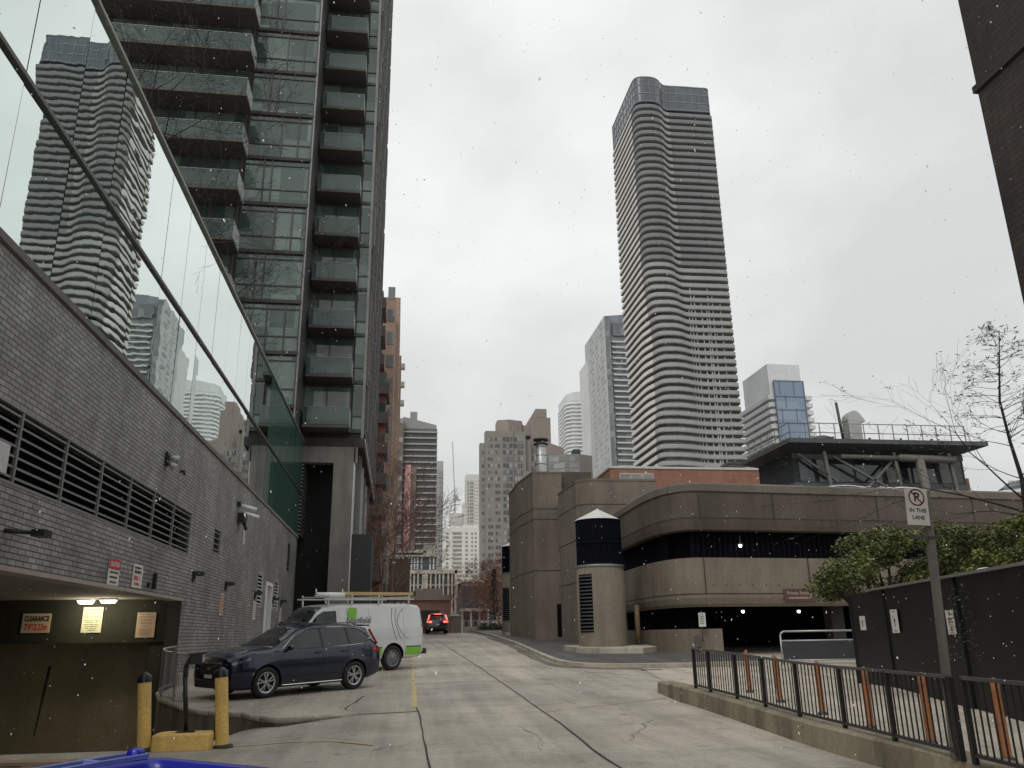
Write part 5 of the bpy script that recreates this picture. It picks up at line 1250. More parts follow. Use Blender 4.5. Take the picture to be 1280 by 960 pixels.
def bands_tower(name, label, x0, x1, y0, y1, H, m_wall, zs, h, proud, m_band, m_glass, cap=None, cat='apartment tower', faces='front', grp=None):
    t = thing(name, label, cat, ((x0+x1)/2, (y0+y1)/2, 0))
    mb = MB(); mb.box(x0, x1, y0, y1, -1, H); part('wall', mb, m_glass, t, True)
    for z in zs:
        mb = MB(); mb.box(x0-proud, x1+proud, y0-proud, y1+proud, z, z+h); part('balcony_band', mb, m_band, t, True)
    return t
# T2 tower left of the wavy one
t = thing('slab_tower', 'grey glass tower with white banded balconies just left of the wavy tower', 'skyscraper', (118, 405, 0))
mb = MB(); mb.box(104, 134, 388, 434, 0, 151); part('wall', mb, M_far_glass, t, True)
mb = MB(); mb.prism([(104,388),(134,388),(134,434),(104,434)], 151, lambda x, y: 162+(x-104)*.12); part('penthouse', mb, window_glass('pent_glass', (.17,.20,.23), (.30,.33,.35), .7, .1, .2, .4), t, True)
M_pale = facade_mat('pale_grey_render', (.60,.62,.63)); M_pale2 = facade_mat('pale_blue_render', (.60,.63,.64))
mb = MB(); mb.box(103.6, 104.05, 386, 425, 0, 161); part('side_wall', mb, facade_mat('side_grey', (.46,.48,.48)), t, True)
mb = MB(); mb.box(103.0, 112, 425, 446, 0, 150); part('rear_wing', mb, M_pale, t, True)
mb = MB(); mb.box(103.7, 106.2, 385.6, 388, 0, 161); part('corner_pier', mb, M_far_glass2, t, True)
ws = []
for k in range(34):
    for j in range(3): ws.append((103.58, 389.5+j*11+(k % 2)*2.5, 60+k*3.0-.2))
b = MB(); b.box(-.05, 0, 0, 7.0, 0, 1.5); copies('side_window', b, M_far_win, t, [(x-118, y-405, z) for x, y, z in ws])
for k in range(42):
    z = 24+3.0*k; mb = MB(); mb.box(107.2, 134.5, 386.4, 388, z, z+.75); part('balcony_band', mb, M_pale2, t, True)
mb = MB(); mb.box(108,134,386.8,387.9,151,158); part('upper_glazing', mb, M_far_glass, t, True)
# T3 pale far tower
t = thing('pale_tower', 'pale white tower with fine horizontal balcony lines, left of the grey slab tower', 'skyscraper', (138, 600, 0))
mb = MB(); mb.prism([(124,586),(127,581),(160,581),(160,620),(124,620)], 0, 172); part('wall', mb, facade_mat('pale_tower_wall', (.50,.53,.53)), t, True)
mb = MB(); mb.prism([(124.3,587),(129,582.5),(160,582.5),(160,618),(124.3,618)], 172, lambda x, y: 178+(x-124)*.15); part('crown', mb, M_pale2, t, True)
for k in range(46):
    z = 34+3*k; mb = MB(); mb.prism([(122.6,586),(123.2,583),(127,580.2),(131,580.2),(131,579.3),(139,579.3),(139,580.4),(160,580.4),(160,610),(122.6,610)], z, z+1.15); part('balcony_band', mb, facade_mat('white_band', (.72,.74,.74)), t, True)
# T4 right pale tower with blue glass
t = thing('blue_glass_tower', 'pale tower with blue glass front and banded side, right of the wavy tower', 'skyscraper', (158, 308, 0))
M_blueglass = window_glass('blue_glass', (.19,.26,.36), (.30,.37,.46), .7, .12, .12, .5)
mb = MB(); mb.box(147.2, 163, 297, 322, 0, 92); mb.box(150, 166, 299, 330, 0, 70); part('wall', mb, facade_mat('t4_dark', (.42,.44,.45)), t, True)
mb = MB(); mb.prism([(146.6,296.6),(160.5,296.6),(160.5,321),(146.6,321)], 92, 106); part('penthouse', mb, facade_mat('t4_pent', (.66,.69,.71)), t, True)
mb = MB(); mb.box(148.2,160.8,295.6,296.9,44,98.5); part('glass_front', mb, M_blueglass, t, True)
mb = MB(); mb.box(144.6,148.2,295.2,296.6,44,68); part('glass_front', mb, M_blueglass, t, True)
mb = MB()
for i, z in enumerate([98.6,92,86.5,81,74,69.5,64,58.5,53]): mb.box(148.1,160.9,295.4,295.7,z-.15,z+.15)
for i in range(8):
    for x in ((152.5,) if i % 2 else (150.5,156.5)): mb.box(x-.12,x+.12,295.45,295.7,98.6-(i+1)*5.7,98.6-i*5.7)
mb.box(148,148.3,295.3,295.8,44,98.7); mb.box(160.6,160.9,295.3,295.8,44,98.7); part('glass_mullions', mb, facade_mat('t4_mull', (.16,.18,.20)), t, True)
for k in range(18):
    z = 40+3.0*k; mb = MB(); mb.box(145.6, 164.2, 296.3, 326, z, z+1.7); part('balcony_band', mb, M_pale, t, True)
# T5 brown-grey condo
t = thing('grey_condo_block', 'grey brown stepped condominium block with many small windows and brown roof masses', 'apartment block', (50, 340, 0))
M_cond = facade_mat('condo_grey', (.25,.24,.225)); M_condbrown = facade_mat('condo_brown', (.29,.25,.225))
for (x0,x1,y0,y1,H) in ((32.4,36,329,333,78.5),(34.6,51.5,328,333,83.5),(51.5,54,329.5,352,80.5),(53.5,66,331,352,75),(50,60,327.2,331,66.5)):
    mb = MB(); mb.box(x0,x1,y0,y1,0,H); part('wall', mb, M_cond, t, True)
mb = MB(); mb.prism([(40,331),(44.5,329.5),(50.5,331.5),(52,338),(40,338)], 83.5, 89.0); part('roof_mass', mb, M_condbrown, t, True)
mb = MB(); mb.box(54.5,63.2,332.5,345,74,91); mb.box(56.8,61.6,332.4,345,91,94.8); mb.box(49,56,333,345,83,87.5); part('roof_mass', mb, M_condbrown, t, True)
mb = MB(); mb.prism([(60,331.5),(68.5,331.5),(68.5,345),(60,345)], 60, lambda x, y: 80.5-(x-60)*.35); part('roof_mass', mb, M_condbrown, t, True)
ws = []; wide = []
for k in range(29):
    z = 82.0-2.78*(k+1)
    if z+1.5 < 76.5: ws += [(33.2, 328.93, z)]
    ws += [(35.6,327.93,z),(36.7,327.93,z),(38.6,327.93,z),(39.7,327.93,z)]
    wide += [(41.9,327.93,z),(46.6,327.93,z)]
ws.sort(key=lambda p: -p[2]); wide.sort(key=lambda p: -p[2])
b = MB(); b.box(0,.85,0,.06,0,1.35); copies('window', b, M_far_win, t, [(x-50,y-340,z) for x,y,z in ws])
b = MB(); b.box(0,3.9,-.04,.06,0,1.7); copies('wide_window', b, M_far_win, t, [(x-50,y-340,z) for x,y,z in wide])
b = MB()
for x in (1.3,2.6): b.box(x-.08,x+.08,-.1,0,0,1.7)
b.box(1.2,2.7,-.1,0,-.1,.01)
copies('window_mullion', b, M_cond, t, [(x-50,y-340-.04,z) for x,y,z in wide[:40]])
mb = MB(); mb.box(45.9,46.2,327.4,328,0,86); part('downpipe', mb, facade_mat('condo_line', (.27,.26,.25)), t, True)
b = MB(); b.box(0,2.6,0,.06,0,1.7); copies('wide_window', b, M_far_win, t, [(x-50, y-340, 63-2.78*k) for k in range(17) for x, y in ((50.6,327.13),(53.6,327.13),(56.9,327.13))]+[(x-50, 330.93-340, 72-2.78*k) for k in range(3) for x in (54.2,57.4,60.6)])
t = thing('curved_condo_wing', 'lower grey condominium wing with a curved glazed front behind the stair blocks', 'apartment block', (68, 326, 0))
mb = MB(); mb.prism([(60,322),(66,318.5),(72,318),(78,321),(78,340),(60,340)], 0, 72); part('wall', mb, M_cond, t, True)
for k in range(6):
    z = 69.2-2.8*k; mb = MB(); mb.prism([(59.9,321.9),(65.9,318.4),(71.7,317.9),(71.7,319),(66,319.5),(60,323)], z, z+1.9); part('window_band', mb, M_far_glass2, t, True)
mb = MB(); mb.box(70,73,320,324,72,74.5); part('roof_box', mb, M_darkgrey, t, True)
# T6 white block
t = thing('white_apartment_block', 'broad white apartment block with grey balcony recesses closing the street view', 'apartment block', (42, 610, 0))
M_wh = facade_mat('white_render', (.68,.68,.64)); M_rec = facade_mat('recess_grey', (.30,.30,.28))
mb = MB(); mb.box(25.5, 60, 600, 625, 0, 78); mb.box(38,58,604,620,78,80.5); part('wall', mb, M_wh, t, True)
mb = MB(); mb.prism([(37,606),(38.5,603.5),(46,603),(47.5,606),(47.5,616),(37,616)], 80.5, 89); part('penthouse', mb, facade_mat('w_pent', (.50,.50,.48)), t, True)
bay_ = []
for k in range(24): bay_ += [(39.0, 599.9, 73-3.05*k)]
b = MB(); b.box(0,6.6,-.2,.1,0,1.75); copies('balcony_recess', b, M_rec, t, [(x-42,y-610,z) for x,y,z in bay_])
b = MB(); b.box(0,1.8,-.1,.1,0,1.5); copies('window', b, M_rec, t, [(x-42,599.9-610,73-3.05*k) for k in range(24) for x in (29.2,34.2,48.2)])
b = MB(); b.box(0,1.3,-.1,.1,0,1.4); copies('window', b, M_rec, t, [(x-42,599.9-610,73-3.05*k) for k in range(24) for x in (26.3,52.5,55.2)])
M_t7band = facade_mat('t7_band', (.42,.43,.43))
# T7 dark balcony tower with pink strip
t = thing('dark_balcony_tower', 'dark grey tower with thin white balcony edges and a pink vertical strip', 'apartment tower', (8, 400, 0))
mb = MB(); mb.box(.6, 17.3, 390, 412, 0, 99.5); part('wall', mb, facade_mat('t7_dark', (.155,.155,.155)), t, True)
mb = MB(); mb.prism([(.6,390.5),(5,390.5),(17,390.5),(17,412),(.6,412)], 99.5, lambda x, y: 105.5-.25*max(0, x-1)); mb.box(4,7.5,392,398,100,108.5); part('roof', mb, facade_mat('t7_roof', (.30,.31,.31)), t, True)
mb = MB(); mb.box(-8, .9, 386, 410, 0, 103.5); part('brown_slab', mb, facade_mat('t7_brown', (.17,.145,.13)), t, True)
for k in range(34):
    z = 97.2-3.0*k; mb = MB(); mb.box(.55 if k < 14 else 7.2, 17.5, 388.6, 390, z, z+.55); part('balcony_band', mb, M_t7band, t, True)
    if k > 12: mb = MB(); mb.box(-3.2, 1.4, 384.8, 386, z, z+.45); part('balcony_band', mb, M_t7band, t, True)
mb = MB(); mb.box(2.0, 4.9, 388.2, 390, 20, 81); part('pink_strip', mb, facade_mat('pink_panel', (.58,.33,.33)), t, True)
mb = MB(); mb.box(4.95, 7.6, 388.4, 390, 20, 80); part('brown_strip', mb, facade_mat('t7_strip', (.19,.16,.145)), t, True)
# distant slivers
for (nm, lb, x0, x1, y0, H, m) in (('slim_tower', 'slim pale grey tower showing just right of the dark balcony tower', 20.5, 26.6, 505, 107.5, facade_mat('sl1', (.42,.43,.42))), ('pale_far_tower', 'pale cream tower half hidden behind the grey condominium block', 57, 70, 700, 137, facade_mat('sl2', (.60,.60,.56)))):
    t = thing(nm, lb, 'skyscraper', ((x0+x1)/2, y0+8, 0)); mb = MB(); mb.box(x0,x1,y0,y0+18,0,H); mb.box(x0-2.5,x0+.1,y0+3,y0+18,0,H-25); part('wall', mb, m, t, True)
    for k in range(28):
        z = H-6-3*k; mb = MB(); mb.box(x0-.15,x1+.15,y0-.25,y0+17,z,z+.5); part('floor_band', mb, facade_mat('slb', (.50,.51,.50)), t, True)
    b = MB(); b.box(0,.9,-.3,.1,0,1.5); copies('window', b, M_far_glass2, t, [(x-(x0+x1)/2, -8.2, H-8.5-3*k) for k in range(20) for x in (x0+1.2, x0+3.4, x0+5)])
t = thing('edge_tower', 'dark glass tower cut by the right edge of the view', 'skyscraper', (205, 225, 0))
mb = MB(); mb.box(190.5, 215, 217, 219, 0, 69); part('wall', mb, M_far_glass, t, True)
for k in range(22):
    mb = MB(); mb.box(190.3,215.2,216.6,219,3.2*k,3.2*k+.5); part('floor_band', mb, M_pale, t, True)
t = thing('tower_crane', 'distant tower crane mast with a raised jib between the towers', 'crane', (43, 640, 0))
mb = MB(); mb.bar((43,640,60),(43,640,108),1.3,1.3); part('mast', mb, M_galv, t, True)
mb = MB(); mb.bar((43,640,106),(40.8,640,152),.7,.7); mb.bar((43,640,108),(47,640,104),1.4,1.4); mb.box(42,45,639,641,104,109); part('jib', mb, M_galv, t, True)

# street-side buildings beyond the dark tower
M_red_s = stone('red_brick_far', (.26,.115,.085), streak=.3); M_tan_s = stone('tan_brick_far', (.40,.30,.235), streak=.35, var=.1)
t = thing('red_brick_apartments', 'red brick apartment building with stacked dark balconies beyond the dark tower', 'apartment building', (-10, 88, 0))
mb = MB(); mb.box(-24, -1.75, 82, 92, .5, 28.2); mb.box(-24,-2.6,82.5,96,28.2,37.5); part('wall', mb, M_red_s, t, True)
for k in range(11):
    z = 3.6+3.15*k
    x1 = -1.72 if z < 26 else -2.35
    mb = MB(); mb.box(x1-.2, x1+.35, 82.3, 85.6, z, z+.25); mb.box(x1+.28, x1+.35, 82.3, 85.6, z+.25, z+1.2); mb.box(-3.6, x1+.35, 81.2, 82, z, z+.2); mb.box(-3.6, x1+.35, 81.2, 81.27, z+.2, z+1.15); part('balcony', mb, plain('balc_brown', (.12,.10,.09), .6), t, True)
    mb = MB(); mb.box(-3.5, x1+.01, 81.9, 82.02, z+.3, z+2.3); mb.box(x1-.1, x1+.012, 82.6, 85.3, z+.3, z+2.4); part('balcony_opening', mb, M_glassdk, t, True)
t = thing('tan_apartments', 'tan brick stepped apartment tower rising beyond the red brick building', 'apartment building', (-10, 118, 0))
for (x1,y0,y1,H) in ((-1.15,98,106,43.5),(-.65,106,122,47.0),(-.35,122,132,44)):
    mb = MB(); mb.box(-22, x1, y0, y1, 0, H); part('wall', mb, M_tan_s, t, True)
for k in range(14):
    for (xa, yy) in ((-1.15,99.2),(-1.15,102.5),(-.65,108),(-.65,113),(-.65,118),(-.35,124.5),(-.35,128.5)):
        if k*3.1+3 < 42: mb = MB(); mb.box(xa, xa+.03, yy, yy+1.3, 3+3.1*k, 4.6+3.1*k); part('window', mb, M_far_glass, t, True)
    mb = MB(); mb.box(-2.2,-1.3,97.95,98,3+3.1*k,4.7+3.1*k); part('window', mb, M_far_glass, t, True)
    mb = MB(); mb.box(-.4,.25,122.6,124,3.2+3.0*k,3.9+3.0*k); part('balcony', mb, M_pale, t, True)
# low classical block with slate storey
t = thing('pilastered_stone_block', 'low pale stone building with tall pilasters and a dark slate upper part', 'building', (5, 172, 0))
M_st = facade_mat('pale_stone', (.48,.44,.38)); M_slate = facade_mat('slate_far', (.10,.115,.13))
mb = MB(); mb.box(-4, 11.6, 166, 185, 0, 14.0); part('wall', mb, M_slate, t, True)
xp = -1.2; i = 0
pil = []
while xp < 11.5: pil.append(xp); xp += (.75 if i % 3 else 1.0); i += 1
for x in pil: mb = MB(); mb.box(x, x+.34, 165.6, 166, 0, 14.0); part('pilaster', mb, M_st, t, True)
mb = MB(); mb.box(-4.1,11.7,165.5,166.2,13.6,14.3); mb.box(11.2,11.7,165.5,185,0,14.3); mb.box(5.2,5.9,165.45,166,0,14); mb.box(-4.1,-1,165.6,166,0,14); part('cornice', mb, M_st, t, True)
for z in (3.4,6.0,8.6,11.2):
    mb = MB(); mb.box(-1.2,11.2,165.7,165.98,z,z+.35); part('spandrel_band', mb, facade_mat('spandrel_stone', (.30,.285,.26)), t, True)
mb = MB(); mb.box(-2,7.6,167,180,14.2,17.3); part('slate_storey', mb, M_slate, t, True)
mb = MB(); mb.box(-2.6,7.8,166.4,180,17.0,17.35); mb.box(-1.5,5.5,168,178,17.9,18.3); mb.box(5,7.4,168,172,17.3,19.4); part('roof_edge', mb, facade_mat('pale_green_stone', (.40,.42,.36)), t, True)
b = MB(); b.box(0,.32,-.1,0,0,1.1); copies('window', b, M_pale2, t, [(x-5, 167-172, z) for z in (14.5,15.8) for x in (-.9,.1,1.9,2.5,3.1,3.7,4.5,6.2,6.9)])
t = thing('brick_porch_building', 'small pink brick building with a dark garage opening beyond the van', 'building', (5, 124, 0))
mb = MB(); mb.box(1.4, 7.6, 120, 130, 0, 6.6); part('wall', mb, stone('pink_brick_far', (.36,.22,.18), streak=.3), t, True)
mb = MB(); mb.box(1.2, 7.8, 119.6, 130, 6.6, 7.3); mb.prism([(2.5,121),(6.5,121),(6.5,128),(2.5,128)], 7.3, 8.3); part('roof', mb, facade_mat('porch_roof', (.34,.30,.26)), t, True)
mb = MB(); mb.box(2.2, 6.0, 119.9, 120.05, .5, 5.2); part('garage_opening', mb, plain('opening_dark', (.05,.045,.045), .8), t, True)
t = thing('dark_mansard_house', 'small dark roofed building with pale portico right of the stone block', 'building', (13.5, 140, 0))
mb = MB(); mb.box(10.5, 16, 138, 150, 0, 8.2); mb.prism([(10.5,138),(16,138),(15.5,150),(11,150)], 8.2, 9.6); part('wall', mb, facade_mat('mansard_dark', (.09,.10,.11)), t, True)
mb = MB()
for x in (10.4,11.8,13.2,14.6): mb.box(x,x+.3,136.6,136.9,0,5.6)
mb.box(10.2,15.1,136.5,138,5.5,6.0); part('portico', mb, M_st, t, True)
t = thing('tan_corner_building', 'low tan building beside the bare reddish tree at the end of the street', 'building', (19, 165, 0))
mb = MB(); mb.box(12.5, 30, 160, 175, 0, 11.6); mb.box(15,30,158,160,0,8.6); part('wall', mb, stone('tan_low', (.24,.19,.15), streak=.3), t, True)
mb = MB(); mb.box(12.3,30,159.7,175,11.6,12.0); part('roof_edge', mb, M_st, t, True)
# left low brown annex and lobby
t = thing('brown_annex', 'low dark brown annex with arched entry beyond the tower on the left', 'building', (-4, 110, 0))
mb = MB(); mb.box(-12,.9,96,97.9,0,7.4); mb.box(-2.0,1.5,104,112,0,11); part('wall', mb, stone('brown_annex_wall', (.13,.10,.085)), t, True)
mb = MB()
for x in (-.9,-.1,.5): mb.box(x,x+.4,95.8,96,0,5.4)
part('pier', mb, M_st, t, True)

# things at the crest
for (x0, x1, y0, lb) in ((.9,2.3,76,'low brown gate pier with white cap left of the departing car'),(4.75,6.1,76,'low brown gate pier with white cap right of the departing car')):
    mb = MB(); z = gz(y0); mb.box(x0,x1-.35,y0,y0+1.2,z-.2,z+1.45); g = thing('gate_pier', lb, 'gate pier', (x0,y0,z)); part('pier', mb, stone('pier_brown', (.24,.20,.18)), g, True)
    mb = MB(); mb.prism([(x0-.08,y0-.1),(x1-.27,y0-.1),(x1-.27,y0+1.3),(x0-.08,y0+1.3)], z+1.45, z+1.53); mb.prism([(x0+.2,y0+.2),(x1-.55,y0+.2),(x1-.55,y0+1),(x0+.2,y0+1)], z+1.53, z+1.63); part('cap', mb, M_light, g, True)
t = thing('mesh_fence', 'pale wire fence across the end of the street', 'fence', (8, 84, 1.8))
mb = MB()
for i in range(16): mb.bar((6.2+i*.45,84,1.4),(6.2+i*.45,84,3.1),.05,.05)
for z in (1.9,2.5,3.1): mb.bar((6.2,84,z),(13,84,z),.05,.05)
part('wire_panel', mb, M_galv, t, True)
mb = MB(); mb.prism([(6.6,84.6),(13,84.6),(13,85.2),(6.6,85.2)], .8, 2.5); solo('low_wall', mb, M_kerb, 'low grey wall behind the wire fence at the end of the street', 'wall', loc=(8,84.8,1.5))
mb = MB(); mb.prism([(7.3,77),(9.5,76.4),(9.5,79),(7.5,79)], 1.3, 2.12); solo('snowy_planter', mb, M_kerb, 'pale low planter kerb at the far end of the right sidewalk', 'planter', loc=(8,78,1.8))
# ------------------------------------------------------------------ vegetation
def leaf_mat(name, c1, c2, rough=.5):
    m, nt, b = newmat(name); g = nt.nodes.new('ShaderNodeNewGeometry')
    n = noise(nt, coords(nt), 1.3, 3)
    a = ramp(nt, g.outputs['Random Per Island'], c1, c2, .1, .9)
    nt.links.new(mixc(nt, a, ramp(nt, n, (.45,)*3, (1.25,)*3, .35, .65), .8, 'MULTIPLY'), b.inputs['Base Color'])
    b.inputs['Roughness'].default_value = rough; b.inputs['Specular IOR Level'].default_value = .4
    b.inputs['Transmission Weight'].default_value = 0; return m
M_leaf = leaf_mat('leaf_dark_green', (.045,.062,.018), (.19,.215,.062)); M_leaf2 = leaf_mat('leaf_yellow_green', (.06,.085,.02), (.27,.29,.08))
M_bark = plain('bark', (.028,.024,.02), .9, var=.4); M_twig = plain('twig_dark', (.022,.02,.018), .9)
M_twigred = plain('twig_reddish', (.24,.15,.125), .9, var=.3); M_leafdead = leaf_mat('leaf_dead_dark', (.02,.02,.016), (.06,.055,.04))
M_ever = leaf_mat('evergreen', (.01,.018,.01), (.04,.06,.03))
def branch(mb, p, d, L, r, depth, rnd, tips, up=.1, spread=.6, nb=(2,4), sides=5, rmin=.006):
    n = 4; q = Vector(p); d = Vector(d).normalized()
    for i in range(n):
        nd = (d+Vector((rnd.gauss(0,.13),rnd.gauss(0,.13),rnd.gauss(0,.1)+up*.3))).normalized()
        q2 = q+nd*L/n; r2 = max(rmin*.6, r*(1-.17)); mb.tube(q, q2, r, r2, sides if r > .03 else 3, False)
        if depth > 0 and i > 0:
            for _ in range(rnd.choice((0,1,1)) if i < n-1 else rnd.randint(*nb)):
                a = Vector((rnd.gauss(0,1),rnd.gauss(0,1),rnd.gauss(0,.6))); a = (a-nd*a.dot(nd)).normalized()
                branch(mb, q2, (nd*(1-spread*.5)+a*spread+Vector((0,0,up))), L*rnd.uniform(.5,.78), r2*rnd.uniform(.45,.65), depth-1, rnd, tips, up, spread, nb, sides, rmin)
        q, d, r = q2, nd, r2
    tips.append((q.copy(), d.copy()))
def leaves(mb, c, n, rad, size, rnd, squash=.6, droop=0, wd=.28):
    for _ in range(n):
        v = Vector((rnd.gauss(0,1),rnd.gauss(0,1),rnd.gauss(0,1))); v = v.normalized()*rad*rnd.random()**.45; v.z *= squash
        p = Vector(c)+v; a = Vector((rnd.gauss(0,1),rnd.gauss(0,1),rnd.gauss(0,.5)-droop)).normalized(); b_ = a.orthogonal().normalized(); ang = rnd.random()*6.28; b_ = (b_*math.cos(ang)+a.cross(b_)*math.sin(ang))
        s_ = size*rnd.uniform(.6,1.3); mb.add([p, p+a*s_*.5+b_*s_*wd, p+a*s_, p+a*s_*.5-b_*s_*wd], [(0,1,2,3)])
def bare_tree(name, label, base, H, seed, m, depth=4, lean=(0,0,1), r=.12, cat='tree', spread=.6, group=None, up=.12, rmin=.006, L0=.3):
    rnd = random.Random(seed); t = thing(name, label, cat, base, 0, group)
    tr = MB(); d = Vector(lean).normalized(); p = Vector((0,0,0)); cr = MB(); tips = []; n = 8
    for i in range(n):
        q = p+d*H*.75/n; rr_ = r*(1-i/n*.7); tr.tube(p, q, rr_, r*(1-(i+1)/n*.7), 8, False)
        if i >= 2:
            for _ in range(3):
                a = rnd.random()*6.28; branch(cr, q, (math.cos(a)*.8, math.sin(a)*.8, .55), H*L0*rnd.uniform(.6,1.1)*(1-.05*i), rr_*.45, depth-1, rnd, tips, up, spread, (2,3), 5, rmin)
        p = q; d = (d+Vector((rnd.gauss(0,.05),rnd.gauss(0,.05),.04))).normalized()
    branch(cr, p, d, H*.25, r*.3, depth-1, rnd, tips, up, spread, (2,3), 5, rmin)
    part('trunk', tr, m, t, fix=False); part('crown', cr, m, t, fix=False); return t, tips
bare_tree('bare_tree', 'bare black tree on the podium roof with fine twigs across the tower balconies', (-11.2, 33, 12.9), 17, 3, M_twig, 5, r=.16, spread=.75, rmin=.010, L0=.36)
bare_tree('bare_tree', 'bare black tree farther along the podium roof behind the coping', (-8.9, 39.5, 12.9), 9, 31, M_twig, 4, r=.10, spread=.75, rmin=.010)
for i, (x, y, h, sd, lb) in enumerate(((-1.2,70,15,5,'nearest bare reddish street tree beside the red brick building'),(-.55,79,13,6,'second bare reddish street tree along the left side beyond the tower'),(-2.6,64,11,8,'smaller bare street tree next to the black enclosure'))):
    bare_tree('street_tree', lb, (x,y,gz(y)), h, sd, M_twigred, 4, r=.12, spread=.5, rmin=.02, group='bare street trees on the left')
bare_tree('russet_tree', 'low bare tree with a dense russet haze of twigs left of the far air shaft', (11.5, 112, .8), 10.5, 11, plain('russet', (.20,.09,.065), .9, var=.3), 5, r=.14, spread=.85, rmin=.02, up=.02, L0=.4)
bare_tree('russet_tree', 'second bare russet tree farther right, touching the far air shaft', (14.4, 118, .6), 10, 17, MATS['russet'], 5, r=.14, spread=.85, rmin=.02, up=.02, L0=.4)
bare_tree('pale_bare_tree', 'pale bare tree in front of the tan corner building', (14.2, 140, 0), 11, 19, plain('pale_twig', (.30,.25,.20), .9), 4, r=.12, spread=.7, rmin=.02)
rnd = random.Random(21)
t = thing('spruce', 'thin dark spruce in front of the grey condominium block', 'tree', (12.0, 104, .8)); tr = MB(); tr.tube((0,0,0),(0,0,8.6),.1,.03,6); part('trunk', tr, M_bark, t)
cr = MB()
for i in range(20): z = 3+i*.3; leaves(cr, (0,0,z), 26, max(.15,(9.2-z)*.2), .3, rnd, .25)
part('crown', cr, M_ever, t, fix=False)
for i, (x, y, r_) in enumerate(((8.3,80.5,.75),(9.3,80.8,.7),(10.2,80.6,.75),(11.1,80.9,.7))):
    t = thing('clipped_bush', 'dark rounded bush dusted with snow, %s at the end of the sidewalk' % ['leftmost','second from left','third from left','rightmost'][i], 'bush', (x,y,1.75), 0, 'dark rounded bushes at the street end')
    cr = MB(); leaves(cr, (0,0,.55), 900, r_, .13, rnd, .85); part('foliage', cr, M_ever, t, fix=False)
    cr = MB(); leaves(cr, (0,0,1.12), 90, r_*.5, .12, rnd, .12); part('snow_dusting', cr, M_snow, t, fix=False)
# leafy trees behind the hoarding
def leafy(name, label, base, blobs, m, n, size, seed):
    rnd = random.Random(seed); t = thing(name, label, 'tree', base); tr = MB(); tips = []
    for c, rad in blobs[::3]:
        tr.tube((0,0,0), Vector(c)*.55+Vector((0,0,.2)), .08, .05, 6, False); tr.tube(Vector(c)*.55+Vector((0,0,.2)), c, .05, .02, 5, False)
    part('trunk', tr, M_bark, t, fix=False)
    cr = MB(); tot = sum(r_**2 for _, r_ in blobs)
    for c, rad in blobs: leaves(cr, c, int(n*rad**2/tot), rad, size, rnd, .62, .1)
    part('crown', cr, m, t, fix=False)
rnd = random.Random(4)
bl1 = []
for i in range(80):
    u = (i % 40)/39; x = -2.1+5.6*u; zt = (2.85+1.25*sm(u*2.2)+rnd.uniform(-.2,.25)); bl1.append(((x+rnd.uniform(-.3,.3), rnd.uniform(-1.2,1.2), zt-rnd.uniform(.0,1.9 if u > .42 else .75)), rnd.uniform(.32,.62)))
bl1 += [((-2.3,-.2,2.55),.45),((-2.05,-.3,2.4),.4),((-1.6,0,2.2),.35),((-1.1,.1,2.1),.35)]
leafy('leafy_tree', 'dense dark green leafy tree spilling over the far end of the black hoarding', (15.2,24.2,.55), bl1, M_leaf, 26000, .115, 5)
bl2 = []
for i in range(60):
    u = (i % 30)/29; bl2.append(((-1.6+4.6*u, rnd.uniform(-1.2,1.2), 2.5+1.45*sm(u*2)+rnd.uniform(-1.7,.3)), rnd.uniform(.32,.62)))
leafy('leafy_tree', 'yellow green leafy tree behind the black hoarding, right of the sign post', (18.2,22.8,.5), bl2, M_leaf2, 22000, .11, 6)
# ivy hanging on the hoarding
t = thing('ivy', 'sparse ivy trailing down the black hoarding near the right edge', 'ivy', (*hp(2.6,.06), 2.4)); cr = MB(); rnd = random.Random(9)
for k in range(5):
    p = Vector((0,0,0))+Vector((HD.x,HD.y,0))*rnd.uniform(-.5,.5); dr = rnd.uniform(-.5,.5)
    for i in range(26):
        p = p+Vector((HD.x*dr*.05+rnd.gauss(0,.02),HD.y*dr*.05+rnd.gauss(0,.02),-.05)); leaves(cr, p+Vector((-.04,0,0)), 2, .04, .045, rnd, 1)
part('foliage', cr, leaf_mat('ivy_leaf', (.02,.03,.015), (.10,.12,.07)), t, fix=False)
# sparse tree at the right edge with drooping withered leaves
rnd = random.Random(12); t = thing('thin_tree', 'thin dark tree with withered drooping leaves standing at the right edge', 'tree', (22.1, 26, .5))
tp = [(0,0,0),(-.02,0,2.2),(-.1,0,3.7),(-.12,0,5.2),(-.08,0,6.2),(-.26,0,7.6),(-.35,0,9.1),(-.05,0,10.6),(.22,0,11.9)]; rr_ = [.19,.17,.15,.12,.075,.055,.042,.028,.01]
tr = MB()
for a, b_, r0, r1 in zip(tp, tp[1:], rr_, rr_[1:]): tr.tube(a, b_, r0, r1, 8, False)
part('trunk', tr, M_bark, t, fix=False)
cr = MB(); tips = []
for (a, dr, L, r_) in (((-.11,0,5.0),(-1.1,.2,.45),4.4,.045),((-.1,0,5.4),(-.9,-.2,.85),3.4,.04),((-.12,0,4.9),(-1,.3,.15),2.6,.035),((-.1,0,5.1),(.8,-.2,.7),2.6,.05),((-.1,0,4.4),(.9,.3,.35),2.2,.04),((-.08,0,6.2),(-.9,.1,.35),1.7,.025),((-.09,0,6.3),(.9,-.1,.4),1.7,.025),((-.25,0,7.4),(-.9,.2,.3),1.8,.02),((-.27,0,7.7),(.9,0,.35),1.6,.02)):
    branch(cr, a, dr, L, r_, 3, rnd, tips, .06, .5, (1,3), 5, .006)
top_t = []
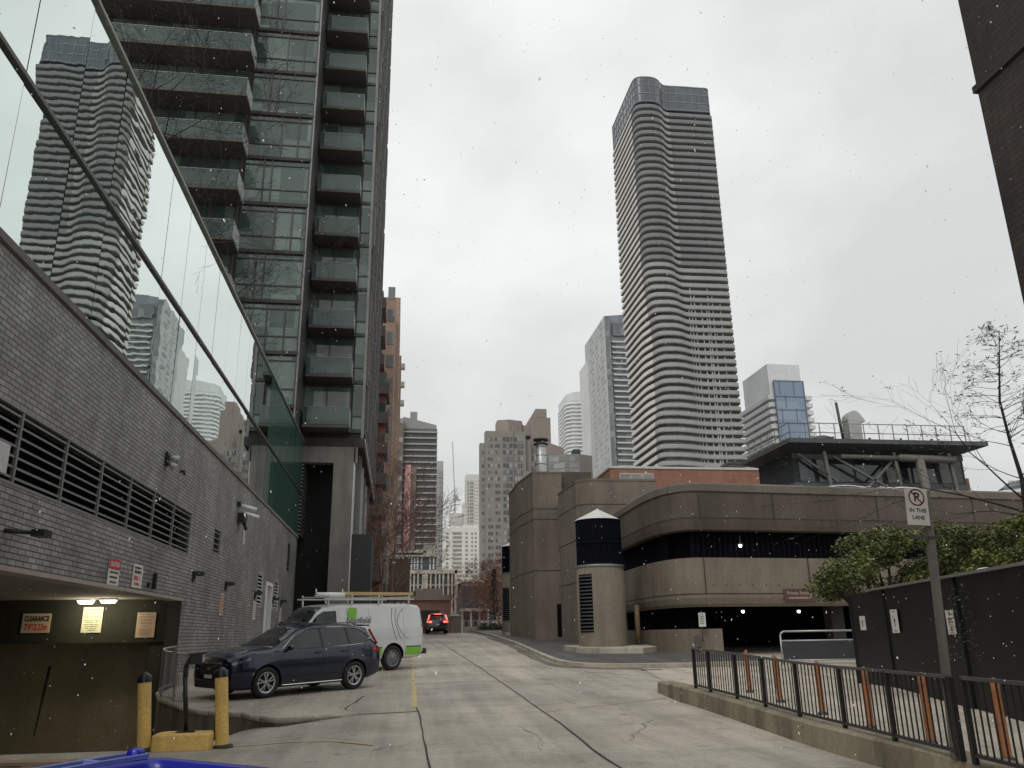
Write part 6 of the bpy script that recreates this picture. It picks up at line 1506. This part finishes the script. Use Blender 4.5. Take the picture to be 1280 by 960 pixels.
for z in [7.6+.28*i for i in range(16)]:
    k = min(range(len(tp)), key=lambda i: abs(tp[i][2]-z)); x = tp[k][0]
    for _ in range(4):
        a = rnd.random()*6.28; L = (12.4-z)*.24+.3; branch(cr, (x,0,z), (math.cos(a),math.sin(a),.35), L, .014, 1, rnd, top_t, .0, .5, (1,2), 3, .005)
part('branches', cr, M_twig, t, fix=False)
lf = MB()
for p, d_ in top_t: leaves(lf, p, 4, .2, .19, rnd, .3, 0, .09)
for p, d_ in tips:
    if rnd.random() < .35: leaves(lf, p, 3, .16, .18, rnd, .3, 0, .09)
part('leaves', lf, M_leafdead, t, fix=False)
t = thing('large_bare_tree', 'bare tree behind the garage roof at the far right edge', 'tree', (40, 48, 7)) if False else None

# street lamp, wires
t = thing('street_lamp', 'tall street lamp with a curved arm among the bare trees on the left', 'street lamp', (-1.0, 75, gz(75)))
mb = MB(); mb.tube((0,0,0),(0,0,8.0),.09,.06,8); mb.path([(0,0,7.9),(.15,0,8.2),(.45,-.2,8.35)], .04, 6); part('pole', mb, M_grey, t)
mb = MB(); mb.ball((.55,-.25,8.36),.3,10,6,.3); part('lamp_head', mb, M_light, t)
mb = MB()
for z0 in (0, .25):
    pts = [(x, 92, 7.4+z0-.12*x*.1+.0012*(x-6)**2) for x in range(-2, 16)]; mb.path(pts, .02, 4)
solo('overhead_wire', mb, M_blackmetal, 'pair of thin overhead wires crossing the end of the street', 'wire', loc=(5,92,7.4))

# a few snow flurries in the air: tiny flakes, far too many to count
rnd = random.Random(77); mb = MB()
fwd_ = Vector((.133,.946,.296)); rt_ = Vector((.991,-.135,-.014)); up_ = Vector((-.028,-.295,.955))
for _ in range(3600):
    dist = 1.6+17*rnd.random()**.75; u = rnd.uniform(-.85,.85); v = rnd.uniform(-.65,.65)
    p = Vector((0,0,1.6))+(fwd_+rt_*u+up_*v)*dist
    if p.z < surf(p.x, p.y)+.05 or p.x < XW+.2: continue
    s_ = rnd.choice((.0022,.003,.003,.0036,.0045,.006))*(.6+dist*.075); st_ = Vector((rnd.uniform(-.6,.6),0,-1)).normalized()*s_*rnd.choice((1,1,1.2,2.2))
    a = st_; b_ = a.orthogonal().normalized()*s_*.8; c = a.cross(b_).normalized()*s_*.8
    mb.add([p+a,p-a,p+b_,p-b_,p+c,p-c], [(0,2,4),(0,4,3),(0,3,5),(0,5,2),(1,4,2),(1,3,4),(1,5,3),(1,2,5)])
me = mb.mesh('snowflakes', fix=False); sn = bpy.data.objects.new('snowflakes', me); me.materials.append(M_snow); link(sn); sn['kind'] = 'stuff'; sn['label'] = 'small snowflakes drifting through the air'; sn['category'] = 'snow'
